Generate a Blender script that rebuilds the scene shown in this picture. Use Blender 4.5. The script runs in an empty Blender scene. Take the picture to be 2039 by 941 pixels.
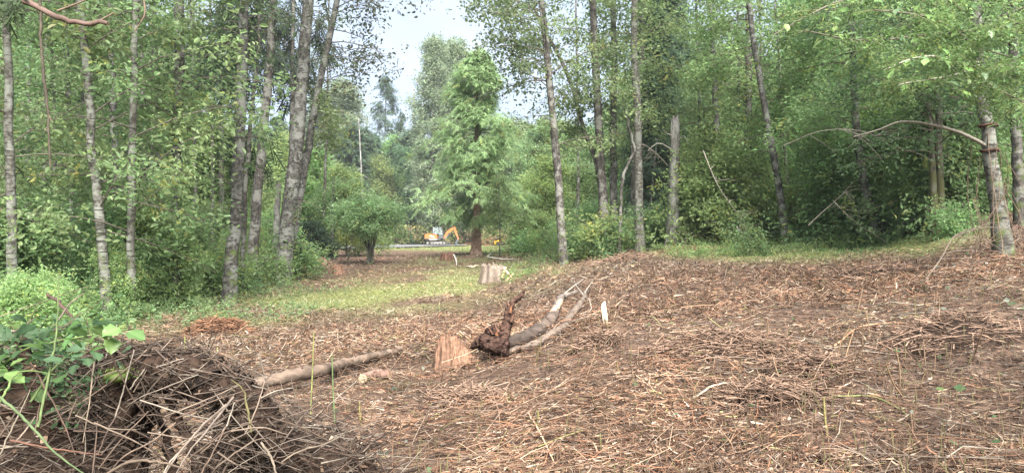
import bpy, math, random
import numpy as np
from mathutils import Vector
rng = np.random.default_rng(7)
random.seed(7)
sc = bpy.context.scene
C = sc.collection
PI = math.pi

# ------------------------------------------------------------------ camera, sky, sun, exposure
F, CX, CY, CAMZ = 1380.0, 1019.5, 470.5, 1.65        # focal length and centre in pixels of the 2039 px photograph
cam = bpy.data.cameras.new("camera"); camo = bpy.data.objects.new("camera", cam); C.objects.link(camo)
camo.location = (0, 0, CAMZ); camo.rotation_euler = (math.radians(90), 0, 0)
cam.sensor_width = 36; cam.lens = F/2039*36; cam.clip_start = 0.05; cam.clip_end = 2000
sc.camera = camo
SUN_EL, SUN_AZ = math.radians(47), math.radians(166)   # azimuth clockwise from +Y: behind the camera, to the left
w = bpy.data.worlds.new("World"); sc.world = w; w.use_nodes = True
nt = w.node_tree; nt.nodes.clear()
sky = nt.nodes.new("ShaderNodeTexSky"); sky.sky_type = 'NISHITA'; sky.sun_disc = False
sky.sun_elevation = SUN_EL; sky.sun_rotation = SUN_AZ; sky.air_density = 1.0; sky.dust_density = 2.0
tc = nt.nodes.new("ShaderNodeTexCoord"); mp = nt.nodes.new("ShaderNodeMapping"); mp.inputs['Scale'].default_value = (1.2, 1.2, 3.2)
nz = nt.nodes.new("ShaderNodeTexNoise"); nz.inputs['Scale'].default_value = 2.1; nz.inputs['Detail'].default_value = 7; nz.inputs['Roughness'].default_value = 0.55
cr = nt.nodes.new("ShaderNodeValToRGB")
cr.color_ramp.elements[0].position = 0.35; cr.color_ramp.elements[0].color = (2.05, 2.45, 3.2, 1)
cr.color_ramp.elements[1].position = 0.66; cr.color_ramp.elements[1].color = (2.7, 3.05, 3.6, 1)
mx = nt.nodes.new("ShaderNodeMix"); mx.data_type = 'RGBA'; mx.inputs[0].default_value = 0.9
bg = nt.nodes.new("ShaderNodeBackground"); bg.inputs[1].default_value = 0.08
wo = nt.nodes.new("ShaderNodeOutputWorld")
L = nt.links.new
L(tc.outputs['Generated'], mp.inputs[0]); L(mp.outputs[0], nz.inputs['Vector']); L(nz.outputs[0], cr.inputs[0])
L(sky.outputs[0], mx.inputs[6]); L(cr.outputs[0], mx.inputs[7]); L(mx.outputs[2], bg.inputs[0]); L(bg.outputs[0], wo.inputs[0])
sl = bpy.data.lights.new("sun", 'SUN'); sl.energy = 5.0; sl.angle = math.radians(48); sl.color = (1, .965, .9)
so = bpy.data.objects.new("sun", sl); C.objects.link(so); so.location = (-20, -20, 40)
d = Vector((math.sin(SUN_AZ)*math.cos(SUN_EL), math.cos(SUN_AZ)*math.cos(SUN_EL), math.sin(SUN_EL)))
so.rotation_euler = d.to_track_quat('Z', 'Y').to_euler()
sc.view_settings.view_transform = 'Standard'; sc.view_settings.look = 'None'
sc.view_settings.exposure = 2.22; sc.view_settings.gamma = 1
sc.cycles.max_bounces = 8; sc.cycles.diffuse_bounces = 5; sc.cycles.glossy_bounces = 2; sc.cycles.transmission_bounces = 6
sc.cycles.transparent_max_bounces = 6
sc.cycles.use_adaptive_sampling = True

# ------------------------------------------------------------------ noise and terrain
def _h(i, j, k, s):
    n = (i*374761393 + j*668265263 + k*2147483647 + s*974634777) & 0xffffffff
    n = ((n ^ (n >> 13))*1274126177) & 0xffffffff
    return ((n ^ (n >> 16)) & 0xffff)/65535.0
def vnoise(x, y, z=None, s=0):
    x = np.asarray(x, float); y = np.asarray(y, float); z = np.zeros_like(x) if z is None else np.asarray(z, float)
    i, j, k = np.floor(x).astype(np.int64), np.floor(y).astype(np.int64), np.floor(z).astype(np.int64)
    fx, fy, fz = x-i, y-j, z-k
    fx, fy, fz = [f*f*(3-2*f) for f in (fx, fy, fz)]
    r = 0
    for a in (0, 1):
        for b in (0, 1):
            for c in (0, 1):
                r = r + _h(i+a, j+b, k+c, s)*(fx if a else 1-fx)*(fy if b else 1-fy)*(fz if c else 1-fz)
    return r
def fbm(x, y, z=None, s=0, o=4):
    r = 0; a = .5; z = np.zeros_like(np.asarray(x, float)) if z is None else z
    for q in range(o):
        r = r + a*vnoise(x*2**q, y*2**q, z*2**q, s+q); a *= .5
    return r/(1-.5**o)
TPX = np.array([-1000, 0, 450, 740, 950, 1300, 1700, 2000, 3000.]); TU = (TPX-CX)/F
TY = np.array([1, 4.5, 6, 8.5, 12, 18, 24, 40, 85, 200, 500.]); TL = np.log(TY)
TZ = np.array([
 [.10,.10,.10,.10,.15,.10,.10,.10,.25,.3,.3],
 [.00,.00,.05,.10,.15,.12,.10,.10,.35,.4,.4],
 [.00,.00,.00,.05,.12,.20,.22,.20,.40,.5,.5],
 [.00,.00,.00,.02,.08,.15,.20,.38,.45,.5,.5],
 [.00,.03,.03,.04,.15,.20,.28,.66,.50,.5,.5],
 [.05,.15,.35,.53,.75,1.00,1.14,1.15,.9,.8,.8],
 [.10,.25,.50,.72,.98,1.28,1.45,1.5,1.5,1.5,1.5],
 [.15,.35,.66,1.02,1.42,2.55,3.5,4.4,4.8,4.8,4.8],
 [.20,.60,1.3,2.1,3.1,4.3,5.2,6.5,7,7,7]])
def sm(t): return t*t*(3-2*t)
def terrain(X, Y, bumps=True):
    X = np.asarray(X, float); Y = np.asarray(Y, float)
    Ye = np.maximum(np.maximum(Y, .55*np.hypot(X, Y)), 1.0)
    u = np.clip(X/Ye, TU[0]+1e-6, TU[-1]-1e-6); l = np.clip(np.log(Ye), 0, TL[-1]-1e-6)
    i = np.clip(np.searchsorted(TU, u, 'right')-1, 0, len(TU)-2); j = np.clip(np.searchsorted(TL, l, 'right')-1, 0, len(TL)-2)
    a = (u-TU[i])/(TU[i+1]-TU[i]); b = (l-TL[j])/(TL[j+1]-TL[j])
    a = .5*a+.5*sm(a)
    z = TZ[i, j]*(1-a)*(1-b)+TZ[i+1, j]*a*(1-b)+TZ[i, j+1]*(1-a)*b+TZ[i+1, j+1]*a*b
    if bumps:
        k = np.clip(Ye/8, .3, 1)
        z = z + (fbm(X*.9, Y*.9, s=3, o=3)-.5)*.16*k + (fbm(X*3.1, Y*3.1, s=9, o=3)-.5)*.13
    return z
def G(px, Y, dz=0):
    X = (px-CX)/F*Y
    return np.array([X, Y, float(terrain(X, Y))+dz])
def P(px, py, Y): return np.array([(px-CX)/F*Y, Y, CAMZ+(CY-py)/F*Y])
def depth(px, py):                                  # where the ground seen at a pixel lies
    for Y in np.geomspace(2, 120, 500):
        if G(px, Y)[2] >= P(px, py, Y)[2]: return float(Y)
    return 60.
def GP(px, py):
    Y = depth(px, py); return G(px, Y)
def proj(X, Y, Z):
    return CX+F*X/np.maximum(Y, .1), CY-F*(Z-CAMZ)/np.maximum(Y, .1)
def segd(px, py, pts, ys=4.0):                      # distance to a polyline
    dmin = np.full(np.shape(px), 1e9)
    for (x0, y0), (x1, y1) in zip(pts[:-1], pts[1:]):
        dx, dy = x1-x0, (y1-y0)*ys
        t = np.clip(((px-x0)*dx+(py-y0)*ys*dy)/(dx*dx+dy*dy), 0, 1)
        dmin = np.minimum(dmin, np.hypot(px-x0-t*dx, (py-y0)*ys-t*dy))
    return dmin
def greenness(X, Y):                                # where living grass covers the ground
    Z = terrain(X, Y, False); px, py = proj(X, Y, Z)
    n = fbm(X*.5, Y*.5, s=21, o=4)
    g = np.clip(1.35-segd(px, py, [(330, 640), (470, 622), (600, 600), (760, 592), (880, 568), (960, 545)], 4.5)/165, 0, 1)*np.clip((n-.31)*5, 0, 1)*.95
    g = np.maximum(g, np.clip(1.4-segd(px, py, [(1400, 492), (1500, 500), (1620, 498), (1760, 487), (1850, 470)], 5)/115, 0, 1))
    left = np.clip((np.interp(py, [470, 520, 560, 640, 700], [640, 610, 560, 330, 200])-px)/60, 0, 1)
    far = np.clip((np.interp(px, [600, 900, 1000, 1150, 1350, 1500, 1700, 1850, 2039], [495, 500, 508, 494, 490, 500, 480, 455, 420])-py)/5+.5, 0, 1)
    return np.clip(np.maximum(g, np.maximum(left, far)), 0, 1)

# ------------------------------------------------------------------ mesh building
class MB:
    def __init__(s): s.v = []; s.f = []; s.c = []; s.n = 0; s.m = []
    def add(s, V, Q, col, mat=0):                   # V (n,3), Q (m,3|4), col (3,) or (n,3)
        V = np.asarray(V, float).reshape(-1, 3); Q = np.asarray(Q, np.int64)
        col = np.asarray(col, float)
        if col.ndim == 1: col = np.tile(col, (len(V), 1))
        s.v.append(V); s.f.append(Q+s.n); s.c.append(col); s.m.append(np.full(len(Q), mat)); s.n += len(V)
    def quads(s, V4, col, mat=0):                   # V4 (n,4,3), col (3,) or (n,3)
        n = len(V4); col = np.asarray(col, float)
        if col.ndim == 2: col = np.repeat(col, V4.shape[1], 0)
        s.add(V4.reshape(-1, 3), np.arange(n*V4.shape[1]).reshape(n, V4.shape[1]), col, mat)
    def build(s, name, mats, parent=None, origin=None, smooth=False, link=True, **props):
        me = bpy.data.meshes.new(name)
        V = np.concatenate(s.v); col = np.concatenate(s.c)
        if origin is None: origin = parent.location if parent is not None else None
        if origin is not None: V = V-np.array(origin)
        nf = sum(len(f) for f in s.f)
        tot = np.concatenate([np.full(len(f), f.shape[1]) for f in s.f]); lv = np.concatenate([f.ravel() for f in s.f])
        me.vertices.add(len(V)); me.vertices.foreach_set('co', V.ravel().astype(np.float32))
        me.loops.add(len(lv)); me.loops.foreach_set('vertex_index', lv.astype(np.int32))
        me.polygons.add(nf); me.polygons.foreach_set('loop_start', np.concatenate([[0], np.cumsum(tot)[:-1]]).astype(np.int32))
        me.polygons.foreach_set('material_index', np.concatenate(s.m).astype(np.int32))
        if smooth: me.polygons.foreach_set('use_smooth', np.ones(nf, bool))
        a = me.color_attributes.new('col', 'FLOAT_COLOR', 'POINT')
        a.data.foreach_set('color', np.hstack([col, np.ones((len(V), 1))]).ravel().astype(np.float32))
        me.update(calc_edges=True)
        for m in (mats if isinstance(mats, (list, tuple)) else [mats]): me.materials.append(m)
        o = bpy.data.objects.new(name, me)
        if link: C.objects.link(o)
        if parent is not None: o.parent = parent
        elif origin is not None: o.location = origin
        for k, v in props.items(): o[k] = v
        return o
def thing(name, loc, label, cat, group=None):
    o = bpy.data.objects.new(name, None); C.objects.link(o); o.location = loc; o.empty_display_size = .2
    o['label'] = label; o['category'] = cat
    if group: o['group'] = group
    return o
def tag(o, label, cat, group=None):
    o['label'] = label; o['category'] = cat
    if group: o['group'] = group
    return o
def norm(a): return a/np.maximum(np.linalg.norm(a, axis=-1, keepdims=True), 1e-9)
def tubes(mb, Pn, R, sides, col, mat=0, caps=False, rough=0., seed=0):   # Pn (N,K,3), R (N,K)
    Pn = np.asarray(Pn, float); R = np.asarray(R, float); N, K, _ = Pn.shape
    if N == 0: return
    T = norm(np.gradient(Pn, axis=1)); T0 = norm(Pn[:, -1]-Pn[:, 0])
    ref = np.where(np.abs(T0[:, 2:3]) > .75, np.array([[1., 0, 0]]), np.array([[0, 0, 1.]]))[:, None, :]
    U = norm(np.cross(T, ref)); W = np.cross(T, U)
    th = np.arange(sides)/sides*2*PI
    RR = np.repeat(R[:, :, None], sides, 2)
    if rough:
        q = (U[:, :, None]*np.cos(th)[:, None]+W[:, :, None]*np.sin(th)[:, None])
        pp = Pn[:, :, None]*1.0
        s = 1/np.maximum(R.mean(), .005)
        RR = RR*(1+rough*1.2*(fbm(q[..., 0]*4+pp[..., 0]*s*1.3+seed, q[..., 1]*4+pp[..., 1]*s*1.3, q[..., 2]*4+pp[..., 2]*s*1.3, s=seed % 89, o=3)-.5)+rough*2*(fbm(q[..., 0]*1.6+pp[..., 0]*s*.3+seed, q[..., 1]*1.6+pp[..., 1]*s*.3, q[..., 2]*1.6+pp[..., 2]*s*.35, s=seed % 97, o=3)-.5))
    V = Pn[:, :, None]+RR[..., None]*(U[:, :, None]*np.cos(th)[:, None]+W[:, :, None]*np.sin(th)[:, None])
    base = np.arange(N)[:, None, None]*K*sides; kk = np.arange(K-1)[None, :, None]*sides; ss = np.arange(sides)[None, None, :]
    s2 = (ss+1) % sides
    Q = np.stack([base+kk+ss, base+kk+s2, base+kk+sides+s2, base+kk+sides+ss], -1).reshape(-1, 4)
    col = np.asarray(col, float)
    if col.ndim == 2: col = np.repeat(col, K*sides, 0)
    mb.add(V.reshape(-1, 3), Q, col, mat)
    if caps:
        for n in range(N):
            for k, rev in ((0, 1), (K-1, 0)):
                idx = np.arange(sides)+(n*K+k)*sides
                ce = Pn[n, k]+T[n, k]*(-R[n, k] if k == 0 else R[n, k])*.15
                cc = col if col.ndim == 1 else col[0]
                ring = V[n, k]
                mb.add(np.vstack([ring, ce]), [[a, (a+1) % sides, sides] for a in range(sides)], cc, mat)
def smooth_path(pts, n):
    pts = np.asarray(pts, float); d = np.concatenate([[0], np.cumsum(np.linalg.norm(np.diff(pts, axis=0), axis=1))])
    t = np.linspace(0, d[-1], n); m = np.gradient(pts, d, axis=0)
    i = np.clip(np.searchsorted(d, t, 'right')-1, 0, len(d)-2); h = (d[i+1]-d[i])[:, None]; s = ((t-d[i])/(d[i+1]-d[i]))[:, None]
    return (2*s**3-3*s**2+1)*pts[i]+(s**3-2*s**2+s)*h*m[i]+(-2*s**3+3*s**2)*pts[i+1]+(s**3-s**2)*h*m[i+1]
# ------------------------------------------------------------------ materials
def newmat(name):
    m = bpy.data.materials.new(name); m.use_nodes = True; n = m.node_tree; n.nodes.clear()
    return m, n, n.nodes.new("ShaderNodeOutputMaterial")
def leaf_mat(name, trans=.35, rough=.5, gloss=.35):
    m, n, o = newmat(name)
    at = n.nodes.new("ShaderNodeAttribute"); at.attribute_name = 'col'
    oi = n.nodes.new("ShaderNodeObjectInfo")
    hs = n.nodes.new("ShaderNodeHueSaturation"); hs.inputs['Saturation'].default_value = .89
    mr = n.nodes.new("ShaderNodeMapRange"); mr.inputs[3].default_value = .485; mr.inputs[4].default_value = .512
    mr2 = n.nodes.new("ShaderNodeMapRange"); mr2.inputs[3].default_value = .85; mr2.inputs[4].default_value = 1.15
    n.links.new(oi.outputs['Random'], mr.inputs[0]); n.links.new(oi.outputs['Random'], mr2.inputs[0])
    n.links.new(mr.outputs[0], hs.inputs['Hue']); n.links.new(mr2.outputs[0], hs.inputs['Value']); n.links.new(at.outputs[0], hs.inputs['Color'])
    p = n.nodes.new("ShaderNodeBsdfPrincipled"); p.inputs['Roughness'].default_value = rough
    p.inputs['Specular IOR Level'].default_value = gloss
    t = n.nodes.new("ShaderNodeBsdfTranslucent"); g = n.nodes.new("ShaderNodeHueSaturation"); g.inputs['Saturation'].default_value = 1.0; g.inputs['Value'].default_value = 1.6
    x = n.nodes.new("ShaderNodeMixShader"); x.inputs[0].default_value = trans
    n.links.new(hs.outputs[0], p.inputs['Base Color']); n.links.new(hs.outputs[0], g.inputs['Color']); n.links.new(g.outputs[0], t.inputs[0])
    n.links.new(p.outputs[0], x.inputs[1]); n.links.new(t.outputs[0], x.inputs[2]); n.links.new(x.outputs[0], o.inputs[0])
    return m
def attr_mat(name, rough=.8, spec=.3, var=.35, scale=40, bump=0.):
    m, n, o = newmat(name)
    at = n.nodes.new("ShaderNodeAttribute"); at.attribute_name = 'col'
    tc = n.nodes.new("ShaderNodeTexCoord"); nz = n.nodes.new("ShaderNodeTexNoise"); nz.inputs['Scale'].default_value = scale; nz.inputs['Detail'].default_value = 3
    mr = n.nodes.new("ShaderNodeMapRange"); mr.inputs[1].default_value = .3; mr.inputs[2].default_value = .7; mr.inputs[3].default_value = 1-var; mr.inputs[4].default_value = 1+var
    hs = n.nodes.new("ShaderNodeHueSaturation"); p = n.nodes.new("ShaderNodeBsdfPrincipled")
    p.inputs['Roughness'].default_value = rough; p.inputs['Specular IOR Level'].default_value = spec
    n.links.new(tc.outputs['Object'], nz.inputs[0]); n.links.new(nz.outputs[0], mr.inputs[0]); n.links.new(mr.outputs[0], hs.inputs['Value'])
    n.links.new(at.outputs[0], hs.inputs['Color']); n.links.new(hs.outputs[0], p.inputs['Base Color']); n.links.new(p.outputs[0], o.inputs[0])
    if bump:
        b = n.nodes.new("ShaderNodeBump"); b.inputs['Strength'].default_value = bump; b.inputs['Distance'].default_value = .02
        n.links.new(nz.outputs[0], b.inputs['Height']); n.links.new(b.outputs[0], p.inputs['Normal'])
    return m
def bark_mat(name, c1, c2, c3, sc1=(9, 9, 2.2), marks=0., moss=.0, patch=3.0, mosscol=(.07, .10, .02), bumps=.7):
    # c1 main, c2 fissures, c3 lichen patches
    m, n, o = newmat(name); N = n.nodes.new; K = n.links.new
    tc = N("ShaderNodeTexCoord"); m1 = N("ShaderNodeMapping"); m1.inputs['Scale'].default_value = sc1
    n1 = N("ShaderNodeTexNoise"); n1.inputs['Scale'].default_value = 2.2; n1.inputs['Detail'].default_value = 6; n1.inputs['Roughness'].default_value = .65
    r1 = N("ShaderNodeValToRGB"); r1.color_ramp.elements[0].position = .42; r1.color_ramp.elements[0].color = (*c2, 1); r1.color_ramp.elements[1].position = .56; r1.color_ramp.elements[1].color = (*c1, 1)
    n2 = N("ShaderNodeTexNoise"); n2.inputs['Scale'].default_value = patch; n2.inputs['Detail'].default_value = 5; n2.inputs['Roughness'].default_value = .6
    r2 = N("ShaderNodeMapRange"); r2.inputs[1].default_value = .49; r2.inputs[2].default_value = .56; r2.inputs[4].default_value = .85
    x1 = N("ShaderNodeMix"); x1.data_type = 'RGBA'; x1.inputs[7].default_value = (*c3, 1)
    K(tc.outputs['Object'], m1.inputs[0]); K(m1.outputs[0], n1.inputs[0]); K(n1.outputs[0], r1.inputs[0])
    K(tc.outputs['Object'], n2.inputs[0]); K(n2.outputs[0], r2.inputs[0]); K(r2.outputs[0], x1.inputs[0]); K(r1.outputs[0], x1.inputs[6])
    last = x1.outputs[2]
    if marks:
        m3 = N("ShaderNodeMapping"); m3.inputs['Scale'].default_value = (2.5, 2.5, 16)
        n3 = N("ShaderNodeTexNoise"); n3.inputs['Scale'].default_value = 1.6; n3.inputs['Detail'].default_value = 4
        r3 = N("ShaderNodeMapRange"); r3.inputs[1].default_value = .57; r3.inputs[2].default_value = .64; r3.inputs[4].default_value = marks
        x3 = N("ShaderNodeMix"); x3.data_type = 'RGBA'; x3.inputs[7].default_value = (*[q*.5 for q in c2], 1)
        K(tc.outputs['Object'], m3.inputs[0]); K(m3.outputs[0], n3.inputs[0]); K(n3.outputs[0], r3.inputs[0]); K(r3.outputs[0], x3.inputs[0]); K(last, x3.inputs[6]); last = x3.outputs[2]
    if moss:
        sx = N("ShaderNodeSeparateXYZ"); n4 = N("ShaderNodeTexNoise"); n4.inputs['Scale'].default_value = 5; n4.inputs['Detail'].default_value = 5
        a = N("ShaderNodeMath"); a.operation = 'MULTIPLY_ADD'; a.inputs[1].default_value = -.11; a.inputs[2].default_value = moss
        b = N("ShaderNodeMath"); b.operation = 'ADD'; r4 = N("ShaderNodeMapRange"); r4.inputs[1].default_value = .62; r4.inputs[2].default_value = .8; r4.inputs[4].default_value = .85
        x4 = N("ShaderNodeMix"); x4.data_type = 'RGBA'; x4.inputs[7].default_value = (*mosscol, 1)
        K(tc.outputs['Object'], sx.inputs[0]); K(sx.outputs[2], a.inputs[0]); K(tc.outputs['Object'], n4.inputs[0]); K(a.outputs[0], b.inputs[0]); K(n4.outputs[0], b.inputs[1])
        K(b.outputs[0], r4.inputs[0]); K(r4.outputs[0], x4.inputs[0]); K(last, x4.inputs[6]); last = x4.outputs[2]
    p = N("ShaderNodeBsdfPrincipled"); p.inputs['Roughness'].default_value = .85; p.inputs['Specular IOR Level'].default_value = .25
    b = N("ShaderNodeBump"); b.inputs['Strength'].default_value = bumps; b.inputs['Distance'].default_value = .03
    K(n1.outputs[0], b.inputs['Height']); K(b.outputs[0], p.inputs['Normal']); K(last, p.inputs['Base Color']); K(p.outputs[0], o.inputs[0])
    return m
def flat_mat(name, col, rough=.5, metal=0., dirt=.25, spec=.5):
    m, n, o = newmat(name); N = n.nodes.new; K = n.links.new
    tc = N("ShaderNodeTexCoord"); nz = N("ShaderNodeTexNoise"); nz.inputs['Scale'].default_value = 6; nz.inputs['Detail'].default_value = 6
    mr = N("ShaderNodeMapRange"); mr.inputs[1].default_value = .45; mr.inputs[2].default_value = .75; mr.inputs[4].default_value = dirt*2
    x = N("ShaderNodeMix"); x.data_type = 'RGBA'; x.inputs[6].default_value = (*col, 1); x.inputs[7].default_value = (.16, .12, .08, 1)
    p = N("ShaderNodeBsdfPrincipled"); p.inputs['Roughness'].default_value = rough; p.inputs['Metallic'].default_value = metal; p.inputs['Specular IOR Level'].default_value = spec
    K(tc.outputs['Object'], nz.inputs[0]); K(nz.outputs[0], mr.inputs[0]); K(mr.outputs[0], x.inputs[0]); K(x.outputs[2], p.inputs['Base Color']); K(p.outputs[0], o.inputs[0])
    return m
M = dict(
 leaf=leaf_mat('leaf', .55), needle=leaf_mat('needle', .45, .6, .2), grass=leaf_mat('grass', .35, .6, .2), bigleaf=leaf_mat('big_leaf', .4, .38, .5),
 litter=attr_mat('litter', .85, .2, .3, 30), stick=attr_mat('stick', .8, .25, .35, 25, .4), wood=attr_mat('split_wood', .8, .2, .3, 18, .5), twig=attr_mat('twig', .85, .2, .3, 12),
 rot=attr_mat('rotten_wood', .95, .1, .6, 22, 1.0),
 pale=bark_mat('pale_bark', (.105, .10, .086), (.04, .036, .03), (.165, .168, .148), (5, 5, 7), .95, .2, 4),
 grey=bark_mat('grey_bark', (.082, .078, .07), (.024, .022, .02), (.155, .155, .143), (7, 7, 5), .8, .2, 3.6),
 dark=bark_mat('dark_bark', (.07, .062, .054), (.02, .018, .016), (.16, .155, .14), (8, 8, 4), .5, .19, 3.2),
 cedar=bark_mat('cedar_bark', (.20, .13, .095), (.05, .032, .025), (.25, .18, .14), (22, 22, 1.6), 0, 0, 3),
 snag=bark_mat('weathered_wood', (.20, .19, .178), (.06, .054, .048), (.25, .24, .228), (20, 20, .9), .15, 0, 2),
 mossy=bark_mat('mossy_bark', (.075, .066, .052), (.025, .02, .016), (.11, .11, .08), (9, 9, 3), .5, .36, 3, (.055, .055, .018)),
 logm=bark_mat('log_bark', (.24, .19, .155), (.09, .065, .05), (.36, .33, .29), (3, 14, 14), .0, 0, 5, bumps=.5),
 orange=flat_mat('orange_paint', (.42, .10, .014), .55, 0, .4), blackp=flat_mat('black_paint', (.03, .032, .035), .55, 0, .2), greyp=flat_mat('grey_paint', (.045, .055, .06), .5, 0, .2),
 rubber=flat_mat('rubber', (.03, .03, .03), .85, 0, .3), steel=flat_mat('worn_steel', (.35, .34, .33), .4, .6, .3), white=flat_mat('white_decal', (.8, .8, .78), .5, 0, .1),
 yellow=flat_mat('yellow_paint', (.75, .42, .03), .45))
def glass():
    m, n, o = newmat('cab_glass'); p = n.nodes.new("ShaderNodeBsdfPrincipled"); p.inputs['Base Color'].default_value = (.75, .85, .85, 1)
    p.inputs['Roughness'].default_value = .05; p.inputs['Transmission Weight'].default_value = .9; p.inputs['IOR'].default_value = 1.1
    n.links.new(p.outputs[0], o.inputs[0]); return m
M['glass'] = glass()

# ------------------------------------------------------------------ ground
def ground():
    ang = np.concatenate([np.radians(np.linspace(-180, -48, 40)), np.radians(np.linspace(-47.6, 47.6, 250)), np.radians(np.linspace(48, 180, 40))])
    r = np.concatenate([[0], np.geomspace(.8, 60, 200), np.geomspace(63, 900, 40)])
    A, R = np.meshgrid(ang, r, indexing='ij'); X = R*np.sin(A); Y = R*np.cos(A); Z = terrain(X, Y)
    na, nr = A.shape; i = np.arange(na-1)[:, None]*nr; j = np.arange(nr-1)[None]
    Q = np.stack([i+j, i+nr+j, i+nr+j+1, i+j+1], -1).reshape(-1, 4)
    g = greenness(X, Y).ravel()
    mb = MB(); mb.add(np.stack([X.ravel(), Y.ravel(), Z.ravel()], 1), Q, np.stack([g, g*0, g*0], 1))
    m, n, o = newmat('forest_soil'); N = n.nodes.new; K = n.links.new
    tc = N("ShaderNodeTexCoord"); at = N("ShaderNodeAttribute"); at.attribute_name = 'col'
    n1 = N("ShaderNodeTexNoise"); n1.inputs['Scale'].default_value = 9; n1.inputs['Detail'].default_value = 9; n1.inputs['Roughness'].default_value = .7
    mp = N("ShaderNodeMapping"); mp.inputs['Scale'].default_value = (1, 3, 1)
    r1 = N("ShaderNodeValToRGB"); e = r1.color_ramp.elements; e[0].position = .36; e[0].color = (.022, .015, .011, 1); e[1].position = .68; e[1].color = (.22, .15, .11, 1)  # brown soil, with twig shadow between the litter put into its dark tones
    k = e.new(.5); k.color = (.095, .062, .046, 1)
    n2 = N("ShaderNodeTexNoise"); n2.inputs['Scale'].default_value = 14; n2.inputs['Detail'].default_value = 8
    r2 = N("ShaderNodeValToRGB"); e = r2.color_ramp.elements; e[0].position = .35; e[0].color = (.03, .04, .012, 1); e[1].position = .65; e[1].color = (.20, .21, .08, 1)
    x = N("ShaderNodeMix"); x.data_type = 'RGBA'; s = N("ShaderNodeSeparateColor")
    p = N("ShaderNodeBsdfPrincipled"); p.inputs['Roughness'].default_value = .95; p.inputs['Specular IOR Level'].default_value = .1
    b = N("ShaderNodeBump"); b.inputs['Strength'].default_value = 1; b.inputs['Distance'].default_value = .05
    K(tc.outputs['Object'], mp.inputs[0]); K(mp.outputs[0], n1.inputs[0]); K(n1.outputs[0], r1.inputs[0]); K(tc.outputs['Object'], n2.inputs[0]); K(n2.outputs[0], r2.inputs[0])
    K(at.outputs[0], s.inputs[0]); K(s.outputs[0], x.inputs[0]); K(r1.outputs[0], x.inputs[6]); K(r2.outputs[0], x.inputs[7]); K(x.outputs[2], p.inputs['Base Color'])
    K(n1.outputs[0], b.inputs['Height']); K(b.outputs[0], p.inputs['Normal']); K(p.outputs[0], o.inputs[0])
    mb.build('ground', m, smooth=True, kind='structure')
ground()
def gravel():
    mb = MB(); xs = np.linspace(-45, -5.5, 80); ys = np.linspace(0, 1, 8)
    Xc, T = np.meshgrid(xs, ys, indexing='ij')
    k = np.clip((Xc+14)/9, 0, 1); Yk = (66+T*26)*(1-k)+(84+T*5)*k
    Z = terrain(Xc, Yk, False)+.11
    n0, n1 = Xc.shape; i = np.arange(n0-1)[:, None]*n1; j = np.arange(n1-1)[None]
    mb.add(np.stack([Xc.ravel(), Yk.ravel(), Z.ravel()], 1), np.stack([i+j, i+n1+j, i+n1+j+1, i+j+1], -1).reshape(-1, 4), (.12, .12, .125))
    mb.build('gravel_road', attr_mat('gravel', .95, .1, .3, 3), kind='structure')
gravel()

# ------------------------------------------------------------------ foliage sprays
def leaf_quads(base, dr, side, up, l, wd, fine):
    if fine:
        b = base; r1 = base+dr*l*.3+side*wd*.42+up*wd*.12; r2 = base+dr*l*.68+side*wd*.38+up*wd*.1; t = base+dr*l-up*l*.12
        l1 = base+dr*l*.3-side*wd*.42+up*wd*.12; l2 = base+dr*l*.68-side*wd*.38+up*wd*.1
        return [np.array([b, r1, r2, t]), np.array([b, t, l2, l1])]
    return [np.array([base, base+dr*l*.45+side*wd*.5+up*wd*.15, base+dr*l, base+dr*l*.45-side*wd*.5+up*wd*.15])]
def make_spray(r, n, ll, ww, fine, kind='broad'):
    qs = []
    for i in range(n):
        s = (i+.7)/n; sd = 1 if i % 2 else -1
        if kind == 'broad':
            a = math.radians(r.uniform(30, 75)); base = np.array([0, s, -.25*s*s])
            dr = np.array([sd*math.sin(a), math.cos(a), r.uniform(-.7, .1)]); l = ll*r.uniform(.75, 1.2)
            up = norm(np.array([r.uniform(-.5, .5), r.uniform(-.5, .5), 1.]))
        elif kind == 'loose':
            g = r.gauss; s = r.uniform(0, 1); base = np.array([g(0, .24), s, g(0, .24)-.15*s]); a = r.uniform(0, 2*PI)
            dr = np.array([math.sin(a), math.cos(a)*.8+.3, r.uniform(-1., .35)]); l = ll*r.uniform(.5, 1.35); up = norm(np.array([g(0, .6), g(0, .6), 1.]))
        else:
            a = math.radians(r.uniform(45, 70)); base = np.array([0, s, -.3*s*s])
            dr = np.array([sd*math.sin(a), math.cos(a), r.uniform(-.65, -.15)]); l = ll*r.uniform(.7, 1.2)*(1.2-.8*s)
            up = norm(np.array([r.uniform(-.3, .3), r.uniform(-.3, .3), 1.]))
        dr = norm(dr); side = norm(np.cross(dr, up)); up = np.cross(side, dr)
        qs += leaf_quads(base, dr, side, up, l, l*ww, fine)
    if kind == 'needle': qs.append(np.array([[-.035, 0, 0], [.035, 0, 0], [.03, 1, -.3], [-.03, 1, -.3]]))
    return np.array(qs)
pr = random.Random(3)
SPR = {'broad': [make_spray(pr, 11, .27, .62, False, 'loose') for _ in range(6)],
       'fine': [make_spray(pr, 10, .25, .60, True, 'loose') for _ in range(6)],
       'sparse': [make_spray(pr, 7, .24, .62, True, 'loose') for _ in range(6)],
       'needle': [make_spray(pr, 13, .42, .17, False, 'needle') for _ in range(6)],
       'fir': [make_spray(pr, 9, .42, .30, False, 'needle') for _ in range(6)]}
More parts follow.
